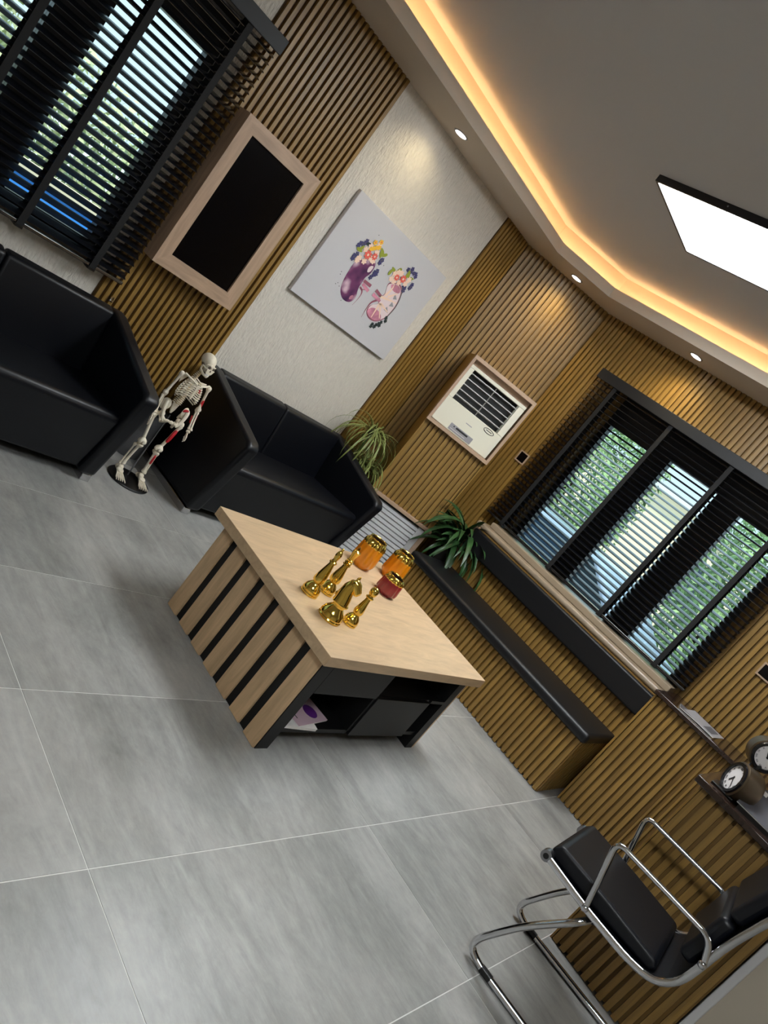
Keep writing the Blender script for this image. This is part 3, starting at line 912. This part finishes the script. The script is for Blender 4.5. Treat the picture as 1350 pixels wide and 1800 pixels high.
# leather sling and pads
def ribbon(pts, half, th, name, bevel=0.0):
    pts = [Vector((0, a, b)) for a, b in pts]
    up = []; lo = []
    for i, p in enumerate(pts):
        tt = (pts[min(i + 1, len(pts) - 1)] - pts[max(i - 1, 0)]).normalized()
        nn = Vector((0, -tt.z, tt.y)) * -1
        up.append(p + nn * th); lo.append(p)
    vs = []; fs = []
    for i in range(len(pts)):
        for x in (-half, half):
            vs.append((x, up[i].y, up[i].z)); vs.append((x, lo[i].y, lo[i].z))
    for i in range(len(pts) - 1):
        a = i * 4; b = a + 4
        fs += [(a, a + 2, b + 2, b), (a + 1, b + 1, b + 3, a + 3), (a, b, b + 1, a + 1), (a + 2, a + 3, b + 3, b + 2)]
    e = (len(pts) - 1) * 4
    fs += [(0, 1, 3, 2), (e, e + 2, e + 3, e + 1)]
    return MB().add(vs, fs).build(name, 'leather', ch, bevel=bevel, seg=3)
sl = [(p.y, p.z) for p in fillet([(0, a, b) for a, b in rail], .06, 4)]
ribbon(sl, HX - .008, .006, 'sling')
MB().prism([(.298, .452), (.306, .480), (.285, .508), (.08, .502), (-.12, .490), (-.135, .470), (-.12, .446), (.1, .443)], -.208, .208, 'x').build('seat_pad', 'leather', ch, bevel=.014, seg=4)
ribbon([(-.186, .555), (-.194, .62), (-.198, .70), (-.202, .742)], .205, .052, 'lower_back_pad', .018)
ribbon([(-.203, .748), (-.222, .85), (-.245, .95), (-.258, 1.0)], .205, .050, 'upper_back_pad', .018)
# ================================================================ SKELETON (0.82 m model)
sk = thing('skeleton_model', 'standing anatomical skeleton model with red muscle marks between the sofas', 'skeleton', (2.298, 3.138, 0), math.radians(-9))
def sb(g, name, m='bone', parent=sk, **k): return g.build(name, m, parent, **k)
MB().lathe([(0, 0), (.118, 0), (.120, .006), (.116, .012), (.0, .013)], 40, (0.005, -.01, 0), cap=False).build('base', 'black_plastic', sk)
sb(MB().tube([(0.01, .035, .012), (0.01, .035, .42)], .004, 8), 'support_rod', 'steel')
def bone(p, q, r0, rm, r1, name, m='bone', par=sk, k0=1.7, k1=1.7):
    p, q = Vector(p), Vector(q)
    ts = [0, .03, .08, .16, .5, .84, .92, .97, 1]
    rr = [r0 * .6, r0 * k0 * .7, r0 * k0 * .66, rm * 1.1, rm, rm * 1.1, r1 * k1 * .66, r1 * k1 * .7, r1 * .6]
    return sb(MB().tube([p.lerp(q, t) for t in ts], rr, 10), name, m, par)
# legs: its right leg is at -x (viewer's left)
for s in (-1, 1):
    hip = (s * .055, 0, .415); gt = (s * .082, .004, .405)
    kn = (s * .050 - .006, -.012, .232); an = (s * .062, .012, .070)
    g = MB(); g.ball((s * .052, -.002, .420), .0165, 12, 9); g.tube([(s * .052, 0, .420), (s * .078, .004, .405)], [.010, .012], 9); g.ball((s * .082, .004, .407), (.013, .013, .018), 10, 8)
    f = bone(gt, kn, .013, .0085, .020, 'femur')
    g.build('hip_joint', 'bone', sk)
    g = MB(); g.ball((kn[0] - .011, -.012, .236), (.013, .017, .015), 10, 8); g.ball((kn[0] + .011, -.012, .236), (.013, .017, .015), 10, 8); g.ball((kn[0], -.034, .240), (.010, .007, .012), 10, 8)
    sb(g, 'knee')
    bone((kn[0] + s * -.002, -.010, .222), an, .017, .0075, .011, 'tibia')
    bone((kn[0] + s * .018, -.002, .212), (an[0] + s * .014, .016, .062), .008, .004, .007, 'fibula')
    ft = bpy.data.objects.new('foot', None)
    g = MB()
    g.ball((an[0], .012, .050), (.017, .020, .016), 12, 8); g.ball((an[0], .040, .034), (.013, .020, .014), 10, 8)
    g.ball((an[0] + s * .004, -.014, .040), (.021, .022, .012), 12, 8)
    for k in range(5):
        u = (k - 2) * .0088
        a = Vector((an[0] + s * .004 + u * .8, -.024, .034)); b = Vector((an[0] + s * .006 + u * 1.25, -.068, .022)); c = b + Vector((u * .15, -.026 if k != (2 + 2 * -s) else -.030, -.004))
        g.tube([a, a.lerp(b, .5) + Vector((0, 0, .002)), b], [.0045, .0034, .0048], 7)
        g.tube([b, b.lerp(c, .5) + Vector((0, 0, .002)), c], [.0042, .0030, .0030], 6)
    sb(g, 'foot')
# pelvis
g = MB()
for s in (-1, 1):
    ring = []
    for k in range(15):
        a = -0.35 * PI + 1.42 * PI * k / 14
        ring.append((s * (.034 + .030 * math.sin(a * .5 + .5) + .012 * math.cos(a)), -.028 + .050 * (k / 14), .438 + .052 * math.sin(a)))
    g.tube(ring, [.007 + .004 * math.sin(PI * k / 14) for k in range(15)], 8)
    # wing of the ilium
    g.ball((s * .060, .012, .470), (.028, .010, .036), 14, 10, Matrix.Rotation(s * .55, 3, 'Z') @ Matrix.Rotation(-s * .25, 3, 'Y'))
    g.tube([(s * .012, -.040, .408), (s * .034, -.030, .402), (s * .050, -.012, .412)], [.008, .0075, .010], 8)
    g.tube([(s * .020, -.034, .400), (s * .036, -.004, .376), (s * .046, .012, .402)], [.006, .008, .008], 8)
g.ball((0, -.042, .408), (.014, .007, .010), 10, 8)
sb(g, 'pelvis')
sb(MB().prism([(-.019, .498), (.019, .498), (.013, .455), (.004, .430), (-.004, .430), (-.013, .455)], .026, .038, 'y'), 'sacrum', bevel=.005)
# spine
sp = [(0, .028, .490), (0, .020, .525), (0, .018, .560), (0, .030, .610), (0, .032, .650), (0, .020, .690), (0, .008, .716)]
cur = fillet(sp, .03, 5)
tot = [0]
for i in range(1, len(cur)): tot.append(tot[-1] + (cur[i] - cur[i - 1]).length)
def along(t):
    L_ = t * tot[-1]
    for i in range(1, len(cur)):
        if tot[i] >= L_:
            return cur[i - 1].lerp(cur[i], (L_ - tot[i - 1]) / max(1e-9, tot[i] - tot[i - 1]))
    return cur[-1]
vg, dg_ = MB(), MB()
for k in range(22):
    p = along((k + .5) / 22)
    r = .0155 - .0004 * k
    o0 = len(vg.v)
    vg.lathe([(r, -.0034), (r * .86, 0), (r, .0034)], 12, p)
    vg.box(p.x - r * 1.7, p.x + r * 1.7, p.y + .006, p.y + .011, p.z - .002, p.z + .002)
    vg.tube([p + Vector((0, .010, 0)), p + Vector((0, .026, -.006))], [.003, .002], 5)
    q = along(min(1, (k + 1) / 22))
    dg_.lathe([(r * .92, -.0022), (r * .92, .0022)], 12, q)
sb(vg, 'vertebrae'); sb(dg_, 'discs', 'cartilage')
# ribs
for k in range(10):
    f = k / 9
    zb = .668 - .0125 * k
    zf = .650 - .0105 * k if k < 7 else .650 - .0105 * 7 - .004 * (k - 7)
    wx = .034 + .030 * math.sin(min(1, (k + .6) / 6.5) * PI / 2) - (.004 * max(0, k - 7))
    for s in (-1, 1):
        pts = []
        n = 13
        end = 1.0 if k < 7 else 1.0 - .16 * (k - 6)
        for i in range(n + 1):
            t = i / n * end
            a = PI / 2 - t * PI
            x = s * wx * math.cos(a) ** .8 if math.cos(a) > 0 else s * .008
            if t >= .999: x = s * .008
            y = -.012 + .040 * math.sin(a) - .006 * (1 - math.cos(a))
            zz = zb + (zf - zb) * t - .022 * math.sin(t * PI) * (.4 + .6 * f)
            pts.append((x, y, zz))
        sb(MB().tube(pts, .0031, 7, flat=(.9, 1.1)), 'rib')
sb(MB().prism([(-.009, .655), (.009, .655), (.011, .645), (.006, .630), (.007, .585), (0, .565), (-.007, .585), (-.006, .630), (-.011, .645)], -.060, -.053, 'y'), 'sternum', bevel=.002)
# shoulder girdle and arms
for s in (-1, 1):
    sb(MB().tube([(s * .008, -.054, .655), (s * .035, -.046, .662), (s * .075, -.008, .668)], [.006, .0045, .006], 8), 'clavicle')
    sb(MB().prism([(s * .034, .655), (s * .078, .662), (s * .060, .600)], .028, .034, 'y'), 'scapula', bevel=.002)
    sh = (s * .086, .002, .655)
    el = (s * (.097 if s < 0 else .112), .010, .520); wr = (s * (.100 if s < 0 else .120), -.022, .410)
    sb(MB().ball(sh, .0145, 12, 9), 'shoulder_joint')
    bone(sh, el, .011, .007, .013, 'humerus')
    g = MB(); g.ball(el, (.014, .011, .011), 10, 8); sb(g, 'elbow')
    bone((el[0] + s * .006, el[1], el[2] - .008), (wr[0] + s * .006, wr[1] - .004, wr[2]), .007, .0045, .0085, 'radius')
    bone((el[0] - s * .005, el[1] + .006, el[2] + .002), (wr[0] - s * .006, wr[1] + .002, wr[2]), .009, .0042, .006, 'ulna')
    g = MB()
    g.ball((wr[0], wr[1], wr[2] - .010), (.013, .009, .010), 10, 8)
    for k in range(5):
        u = (k - 2) * .0065
        a = Vector((wr[0] + u * .35, wr[1] + u, wr[2] - .016))
        b = Vector((wr[0] + s * .002 + u * .5, wr[1] - .006 + u * 1.7, wr[2] - .040 + abs(u) * .4))
        c = b + Vector((-s * .003, -.006 + u * .4, -.032 + abs(u) * .9))
        g.tube([a, a.lerp(b, .5), b], [.0034, .0026, .0036], 6)
        g.tube([b, b.lerp(c, .5) + Vector((0, -.002, 0)), c], [.0034, .0024, .0022], 6)
    sb(g, 'hand')
# skull
sq = Matrix.Translation((0, -.002, .768)) @ Matrix.Rotation(math.radians(17), 4, 'Z') @ Matrix.Rotation(math.radians(6), 4, 'X')
skull = MB()
n0 = 0
skull.ball((0, .012, .014), (.036, .046, .038), 20, 14)
skull.ball((0, -.024, -.006), (.029, .018, .026), 16, 10)
skull.prism([(-.026, -.010), (.026, -.010), (.020, -.032), (.014, -.038), (-.014, -.038), (-.020, -.032)], -.044, -.012, 'y')
for s in (-1, 1):
    skull.tube([(s * .030, .004, -.014), (s * .035, -.016, -.014), (s * .024, -.036, -.016)], [.003, .0035, .004], 7)
    skull.tube([(s * .006, -.042, .006), (s * .018, -.041, .010), (s * .029, -.030, .004)], [.003, .0038, .003], 7)
skull.tube([(0, -.040, .004), (0, -.045, -.010)], [.003, .0035], 7)
skull.xf(sq)
so = sb(skull, 'skull', bevel=0)
jaw = MB()
jaw.tube([(-.027, .000, -.020), (-.026, -.006, -.038), (-.018, -.030, -.050), (0, -.044, -.052), (.018, -.030, -.050), (.026, -.006, -.038), (.027, .000, -.020)], [.005, .006, .0075, .0085, .0075, .006, .005], 8)
jaw.xf(sq); sb(jaw, 'jaw')
so2 = MB()
for s in (-1, 1):
    so2.ball((s * .0135, -.0385, -.003), (.0095, .006, .0085), 12, 8)
so2.prism([(-.005, -.022), (.005, -.022), (0, -.010)], -.0462, -.040, 'y')
so2.ball((-.031, .000, -.010), (.006, .012, .008), 8, 6); so2.ball((.031, .000, -.010), (.006, .012, .008), 8, 6)
so2.xf(sq); sb(so2, 'eye_sockets', 'bone_dark')
te = MB()
for row, zz in ((0, -.0405), (1, -.0462)):
    for k in range(8):
        a = (k - 3.5) * .0036
        te.box(a - .0015, a + .0015, -.0475 + abs(a) * .35, -.040, zz - .0024, zz + .0024)
te.xf(sq); sb(te, 'teeth', 'paper_white')
# painted muscle marks on its left side
def mark(p, q, r, **k): sb(MB().tube([Vector(p).lerp(Vector(q), t) for t in (0, .1, .5, .9, 1)], [r * .5, r, r * 1.1, r, r * .5], 8), 'muscle_mark', 'muscle_red')
mark((.072, -.008, .372), (.056, -.016, .290), .0095)
mark((.100, .006, .590), (.109, .010, .540), .0082)
mark((.121, .010, .505), (.126, -.006, .440), .0055)
mark((.052, -.010, .195), (.058, -.003, .135), .0072)
mark((.104, .014, .480), (.110, .000, .440), .0048)
ar = []
for k in range(9):
    a = .15 * PI + .75 * PI * k / 8
    ar.append((.056 + .017 * math.cos(a), .000 - .004 * math.sin(a), .470 + .022 * math.sin(a)))
sb(MB().tube(ar, [.003, .006, .007, .0075, .0075, .0075, .007, .006, .003], 8), 'muscle_mark', 'muscle_red')
mark((.016, -.055, .640), (.030, -.046, .612), .005)
# grey bin behind it
bn = thing('waste_bin', 'small dark grey bin on the floor behind the skeleton', 'bin', (2.44, 3.50, 0))
MB().lathe([(.0, 0), (.085, 0), (.10, .30), (.104, .305), (.098, .31), (.09, .05), (0, .045)], 28, cap=False).build('bucket', 'grey_plastic', bn)
MB().lathe([(.104, .300), (.107, .312), (.100, .318), (.097, .305)], 28, cap=False).build('rim', 'black_plastic', bn)

# ================================================================ PLANTS
def blade_mesh(name, L, w_, arch, droop, mats, n=9, fold=.25):
    """leaf growing from the origin towards +x, rising then drooping"""
    vs = []; fs = []
    g = MB()
    x = z = 0.0
    th = arch
    pts = []
    for i in range(n + 1):
        pts.append((x, z, th))
        th -= droop / n
        x += math.cos(th) * L / n; z += math.sin(th) * L / n
    for i, (px, pz, t) in enumerate(pts):
        u = i / n
        ww = w_ * max(.05, (math.sin(PI * min(1, u * .86 + .14)) ** .7))
        if i == n: ww = w_ * .03
        for k, y in enumerate((-1, -.55, 0, .55, 1)):
            vs.append((px, y * ww, pz + abs(y) * ww * fold))
    for i in range(n):
        for k in range(4):
            a = i * 5 + k
            g.cur = 1 if k in (0, 3) else 0
            g.add([], []) if False else None
            fs.append(((a, a + 1, a + 6, a + 5), g.cur))
    g.v = vs; g.f = [list(f) for f, _ in fs]; g.mi = [m for _, m in fs]
    return g.mesh(name, mats, smooth=True, angle=80)
rnd = random.Random(11)
def planter(t, r, h):
    MB().lathe([(0, 0), (r * .78, 0), (r, h - .015), (r * 1.04, h - .012), (r * 1.04, h), (r * .94, h), (r * .90, h - .03), (0, h - .03)], 32, cap=False).build('pot', 'pot_dark', t)
    MB().lathe([(r * .91, h - .028), (0, h - .022)], 24, cap=False).build('soil', 'soil', t)
# spider plant on a tall pot behind the sofa arm
spd = thing('spider_plant', 'striped spider plant in a tall dark pot behind the sofa', 'plant', (4.035, 3.455, 0))
planter(spd, .085, .56)
kinds = [blade_mesh('leaf', .30 + .05 * k, .0052 + .0007 * (k % 3), 1.35 - .10 * k, 2.0 + .22 * k, ['spider_leaf', 'spider_edge']) for k in range(7)]
stem = MB().tube([(0, 0, .53), (-.03, -.015, .68), (-.045, -.02, .83)], [.012, .010, .009], 8).build('stem', 'spider_leaf', spd)
def spray(t, c, n, smin, smax, names='leaf', ks=kinds, tilt=.35, az=None):
    for i in range(n):
        a = rnd.uniform(0, 2 * PI) if az is None else rnd.uniform(*az)
        s_ = rnd.uniform(smin, smax)
        for _ in range(40):           # keep the leaf tips clear of the walls
            wx = t.location.x + c[0] + math.cos(a) * .27 * s_; wy = t.location.y + c[1] + math.sin(a) * .27 * s_
            if wx < 4.80 and wy < 3.58 and wx + wy < 7.86: break
            a = rnd.uniform(0, 2 * PI)
        else:
            continue
        inst(names, rnd.choice(ks), t, (c[0] + rnd.uniform(-.02, .02), c[1] + rnd.uniform(-.02, .02), c[2] + rnd.uniform(-.02, .02)),
             (rnd.uniform(-tilt, tilt), rnd.uniform(-tilt, tilt), a), (s_, s_, s_))
spray(spd, (-.06, -.04, .82), 110, .55, 1.0)
spray(spd, (.04, -.06, .60), 100, .55, .95)
# palm-like plant beside the bench
plm = thing('palm_plant', 'dark green leafy pot plant in the corner between cabinet and bench', 'plant', (4.70, 2.745, 0))
planter(plm, .10, .50)
pk = [blade_mesh('leaf', .30 + .04 * k, .017 + .002 * (k % 3), 1.30 - .09 * k, 1.25 + .2 * k, ['palm_leaf', 'palm_leaf'], fold=.4) for k in range(6)]
spray(plm, (-.03, 0, .52), 60, .75, 1.15, ks=pk, tilt=.45)
spray(plm, (-.04, -.06, .60), 44, .75, 1.2, ks=pk, tilt=.35)

# ================================================================ KIDNEY CANVAS
cv = thing('canvas_print', 'white canvas print of two flowered kidneys on the textured wall', 'picture', (3.305, YA, 1.650))
B(-.5, .5, -.030, -.001, -.35, .35, 'canvas', 'canvas_white', cv, .003)
def flat(poly, d, name, m, par=cv):
    return MB().prism(poly, -.030 - d - .0006, -.030 - d, 'y').build(name, m, par, smooth=False)
def smooth_poly(p, n=2):
    for _ in range(n):
        q = []
        for i in range(len(p)):
            a, b = p[i], p[(i + 1) % len(p)]
            q += [(a[0] * .75 + b[0] * .25, a[1] * .75 + b[1] * .25), (a[0] * .25 + b[0] * .75, a[1] * .25 + b[1] * .75)]
        p = q
    return p
def stroke(pts, w0, w1, d, name, m):
    pts = [Vector((x, 0, z)) for x, z in pts]
    pts = fillet(pts, .05, 5)
    L_, R_ = [], []
    for i, p in enumerate(pts):
        t = (pts[min(i + 1, len(pts) - 1)] - pts[max(i - 1, 0)]).normalized()
        n = Vector((-t.z, 0, t.x)); ww = w0 + (w1 - w0) * i / (len(pts) - 1)
        L_.append((p + n * ww)); R_.append((p - n * ww))
    g = MB()
    for i in range(len(pts) - 1):
        q = [L_[i], L_[i + 1], R_[i + 1], R_[i]]
        g.add([(v.x, -.030 - d - .0004, v.z) for v in q], [(0, 1, 2, 3)])
    return g.build(name, m, cv, smooth=False)
k1 = [(-0.229, 0.034), (-0.232, -0.014), (-0.226, -0.071), (-0.214, -0.121), (-0.193, -0.165), (-0.156, -0.192), (-0.114, -0.2), (-0.076, -0.191), (-0.055, -0.166), (-0.055, -0.132), (-0.074, -0.104), (-0.085, -0.071), (-0.086, -0.038), (-0.091, -0.007), (-0.074, 0.023), (-0.073, 0.061), (-0.082, 0.095), (-0.1, 0.112), (-0.139, 0.096), (-0.19, 0.073)]
k2 = [(0.104, 0.078), (0.169, 0.108), (0.213, 0.104), (0.248, 0.074), (0.268, 0.029), (0.279, -0.021), (0.277, -0.074), (0.268, -0.121), (0.237, -0.162), (0.197, -0.187), (0.143, -0.192), (0.1, -0.175), (0.08, -0.147), (0.087, -0.113), (0.123, -0.092), (0.135, -0.069), (0.109, -0.039), (0.131, -0.006), (0.117, 0.021), (0.099, 0.05)]
def shrink(p, f, c=None):
    cx = sum(q[0] for q in p) / len(p); cz = sum(q[1] for q in p) / len(p)
    return [(cx + (x - cx) * f, cz + (z_ - cz) * f) for x, z_ in p]
D_ = .0005
stroke([(-0.077, -0.072), (-0.038, -0.082), (-0.028, -0.125), (-0.039, -0.191)], .007, .001, D_, 'print_vessel', 'vessel')
stroke([(-0.060, -0.080), (-0.018, -0.060)], .004, .003, D_, 'print_vessel', 'kidney_pink')
flat(smooth_poly(k1), D_ * 2, 'print_kidney', 'kidney_purple')
flat(smooth_poly(shrink([(-.120, .060), (-.085, .085), (-.082, .040), (-.105, .020)], 1)), D_ * 4, 'print_highlight', 'kidney_pale')
flat(smooth_poly([(-.100, -.150), (-.075, -.135), (-.072, -.165), (-.095, -.178)]), D_ * 4, 'print_highlight', 'kidney_pink')
flat(smooth_poly(k2), D_ * 2, 'print_kidney', 'vessel')
flat(smooth_poly(shrink(k2, .93)), D_ * 4, 'print_kidney_inside', 'kidney_pale')
flat(smooth_poly([(.088, -.150), (.110, -.120), (.150, -.110), (.215, -.120), (.240, -.150), (.200, -.178), (.140, -.182), (.100, -.168)]), D_ * 5, 'print_lobe', 'kidney_pink')
flat(smooth_poly([(.120, .070), (.170, .095), (.215, .090), (.235, .060), (.190, .045), (.140, .050)]), D_ * 5, 'print_lobe', 'kidney_pink')
for tri in ([(.20, .045), (.245, .02), (.215, .005)], [(.225, -.01), (.262, -.03), (.222, -.045)], [(.215, -.055), (.255, -.085), (.205, -.085)]):
    flat(tri, D_ * 5, 'print_wedge', 'ac_grey')
for pts in ([(0.106, -0.036), (0.198, -0.012), (0.262, 0.0)], [(0.144, -0.064), (0.221, -0.147)], [(0.143, -0.07), (0.155, -0.175)], [(0.155, -0.067), (0.246, -0.081)], [(0.138, -0.012), (0.155, 0.054), (0.145, 0.083)], [(0.163, -0.007), (0.219, 0.052)]):
    stroke(pts, .009, .003, D_ * 7, 'print_branch', 'flower_cream')
stroke([(0.044, -0.053), (0.133, -0.06)], .012, .010, D_ * 7, 'print_vessel', 'kidney_pink')
stroke([(0.046, -0.022), (0.115, -0.031)], .011, .009, D_ * 7, 'print_vessel', 'vessel')
stroke([(-0.076, -0.047), (0.0, -0.059)], .010, .011, D_ * 4, 'print_vessel', 'kidney_pink')
stroke([(-0.083, -0.027), (-0.008, -0.025)], .010, .011, D_ * 4, 'print_vessel', 'vessel')
stroke([(0.108, -0.065), (0.074, -0.1), (0.075, -0.155), (0.085, -0.215)], .008, .001, D_ * 4, 'print_vessel', 'vessel')
stroke([(0.241, 0.08), (0.27, 0.021), (0.279, -0.039), (0.269, -0.10)], .004, .004, D_ * 8, 'print_edge', 'kidney_rim')
def blossom(c, r, n, m, d, name, inner=None):
    p = []
    for k in range(n * 6):
        a = 2 * PI * k / (n * 6)
        rr = r * (.62 + .38 * abs(math.cos(a * n / 2)))
        p.append((c[0] + rr * math.cos(a), c[1] + rr * math.sin(a)))
    flat(p, d, name, m)
    if inner:
        flat([(c[0] + r * .28 * math.cos(2 * PI * k / 10), c[1] + r * .28 * math.sin(2 * PI * k / 10)) for k in range(10)], d + .0006, name, inner)
def leafp(c, r, a, m, d):
    p = []
    for k in range(12):
        t = 2 * PI * k / 12
        x, z_ = r * math.cos(t), r * .42 * math.sin(t) * (1 - .3 * math.cos(t))
        p.append((c[0] + x * math.cos(a) - z_ * math.sin(a), c[1] + x * math.sin(a) + z_ * math.cos(a)))
    flat(p, d, 'print_leaf', m)
berry = [(-0.286, 0.107), (-0.266, 0.132), (-0.25, 0.161), (-0.253, 0.145), (-0.28, 0.127), (-0.263, 0.041), (-0.264, 0.029), (-0.255, 0.065), (-0.265, 0.049), (-0.067, 0.133), (-0.066, 0.119), (-0.063, 0.142), (-0.052, 0.055), (-0.042, 0.071), (-0.048, 0.038), (-0.057, 0.014), (-0.035, 0.052), (0.166, 0.211), (0.194, 0.233), (0.227, 0.219), (0.256, 0.211), (0.198, 0.216), (0.244, 0.224), (0.278, 0.143), (0.276, 0.158), (0.275, 0.131), (0.238, 0.109), (0.243, 0.091), (0.223, 0.115)]
for i, c in enumerate(berry): blossom(c, .017, 5, 'berry', D_ * 6 + i * .00001, 'print_berry', 'kidney_rim' if i % 2 else None)
for i, c in enumerate([(0.202, -0.205), (0.233, -0.193), (0.26, -0.183), (0.23, -0.21), (0.256, -0.159), (0.282, -0.134), (0.269, -0.115), (0.245, -0.176), (0.203, -0.22)]): blossom(c, .015, 5, 'dark_leaf', D_ * 6 + i * .00001, 'print_berry')
for i, c in enumerate([(-0.259, 0.094), (-0.253, 0.108), (-0.105, 0.18), (-0.074, 0.171), (-0.101, 0.164), (-0.219, 0.157), (0.052, 0.125), (0.064, 0.147), (0.102, 0.166), (0.194, 0.193), (0.232, 0.181), (0.188, 0.185)]): leafp(c, .026, i * 1.3, 'print_leaf' if i != 5 else 'dark_leaf', D_ * 8 + i * .00001)
for i, c in enumerate([(-0.22, 0.12), (-0.145, 0.102), (-0.121, 0.099), (-0.225, 0.056), (-0.228, 0.04), (-0.178, 0.062), (-0.155, 0.199), (-0.202, 0.154), (-0.136, 0.151), (0.092, 0.135), (0.112, 0.157), (0.123, 0.095), (0.166, 0.111), (0.092, 0.096), (0.218, 0.133), (0.225, 0.167), (0.137, 0.163)]): blossom(c, .022, 6, 'flower_cream', D_ * 9 + i * .00001, 'print_flower')
for i, c in enumerate([(-0.193, 0.19), (-0.155, 0.216), (-0.164, 0.17), (-0.177, 0.157), (-0.144, 0.183), (-0.19, 0.144)]): blossom(c, .017, 5, 'flower_yellow', D_ * 10 + i * .00001, 'print_flower', 'flower_red' if i < 2 else None)
for i, (c, r) in enumerate([((-0.184, 0.106), .030), ((-0.132, 0.125), .024), ((0.123, 0.125), .023), ((0.177, 0.145), .028)]): blossom(c, r, 8, 'flower_red', D_ * 12 + i * .00001, 'print_flower', 'flower_cream')
for c in [(-0.27, -0.075), (-0.241, -0.14), (-0.251, -0.153), (-0.217, -0.151), (-0.265, -0.091), (-0.137, -0.212), (-0.024, 0.124), (-0.202, 0.236)]:
    flat([(c[0] + .003 * math.cos(k), c[1] + .003 * math.sin(k)) for k in range(6)], D_, 'print_speck', 'ink')

# ================================================================ OUTDOORS
gd = tag(B(-30, 60, 3.9, 60, -.35, -.25, 'ground', 'out_pave'), 'pale paved yard outside the windows', kind='structure')
tag(B(5.1, 60, -40, 3.9, -.35, -.25, 'ground', 'out_pave'), 'pale paved drive outside the wide window', kind='structure')
def hedge(label, c, r, n, m, size, seed, cat='hedge', trunk=True):
    t = thing('hedge' if cat == 'hedge' else 'tree', label, cat, (c[0], c[1], -.25), 0)
    rn = random.Random(seed)
    vs = []; fs = []
    for i in range(n):
        while True:
            p = Vector((rn.uniform(-1, 1), rn.uniform(-1, 1), rn.uniform(-1, 1)))
            if .35 < p.length < 1: break
        p = Vector((p.x * r[0], p.y * r[1], p.z * r[2] + c[2] + .25))
        a = Vector((rn.uniform(-1, 1), rn.uniform(-1, 1), rn.uniform(-1, 1))).normalized()
        b = a.orthogonal().normalized()
        s_ = size * rn.uniform(.6, 1.3)
        k = len(vs)
        vs += [p + a * s_, p + b * s_ * .45, p - a * s_, p - b * s_ * .45]
        fs.append((k, k + 1, k + 2, k + 3))
    g = MB(); g.add(vs, fs)
    o = g.build('foliage', m, t, smooth=False)
    if trunk:
        MB().tube([(0, 0, 0), (.03, 0, c[2] + .25)], [.12, .06], 8).build('trunk', 'soil', t)
    return t
hedge('leafy green shrub outside behind the sofa window', (1.9, 7.2, .75), (2.3, .8, 1.05), 9000, 'out_leaf_pale', .06, 1)
hedge('yellowing shrub outside at the left of the sofa window', (-1.5, 7.6, .7), (1.0, .8, 1.1), 5500, 'out_leaf_dry', .06, 2)
hedge('green tree outside seen through the left pane of the wide window', (10.4, 5.2, 1.6), (1.0, 1.2, 2.0), 9000, 'out_leaf', .06, 3, 'tree')
hedge('green tree outside seen through the right pane of the wide window', (10.0, 2.15, 1.4), (.9, .85, 1.9), 7500, 'out_leaf', .06, 4, 'tree')
fw = thing('garden_wall', 'low white and blue garden wall outside the sofa window', 'wall', (1.5, 5.9, -.25))
B(-4, 4, 0, .2, 0, .99, 'panel', 'out_blue', fw); B(-4, 4, -.03, .23, .99, 1.06, 'coping', 'out_cream', fw)
hs = thing('house', 'cream rendered house across the drive', 'building', (19.0, 6.5, -.25))
B(0, 5, -6, 6, 0, 3.05, 'facade', 'out_cream', hs); B(-.3, 5.3, -6.3, 6.3, 3.05, 3.2, 'roof_edge', 'out_pave', hs)
for y in (-4.2, -1.4, 1.4, 4.2):
    B(-.03, 0, y - .5, y + .5, 1.0, 2.2, 'window', 'car_glass', hs)
car = thing('car', 'light blue parked car outside the wide window', 'car', (7.6, 3.15, -.25), math.radians(90))
g = MB()
g.prism([(-1.9, .35), (-1.95, .75), (-1.1, .90), (-.55, 1.32), (.75, 1.34), (1.35, .95), (1.95, .85), (1.95, .35)], -.8, .8, 'y')
g.build('body', 'car_paint', car, bevel=.05, seg=2)
for s in (-1, 1):
    MB().prism([(-.95, .92), (-.50, 1.27), (.70, 1.28), (1.15, .95)], s * .80 - .012, s * .80 + .012, 'y').build('side_window', 'car_glass', car, smooth=False)
    B(-1.97, -1.93, s * .65 - .12, s * .65 + .12, .60, .74, 'lamp', 'amber', car)
    for x in (-1.2, 1.25):
        g = MB(); g.tube([(x, s * .82, .31), (x, s * .62, .31)], .31, 20); g.build('wheel', 'tyre', car)
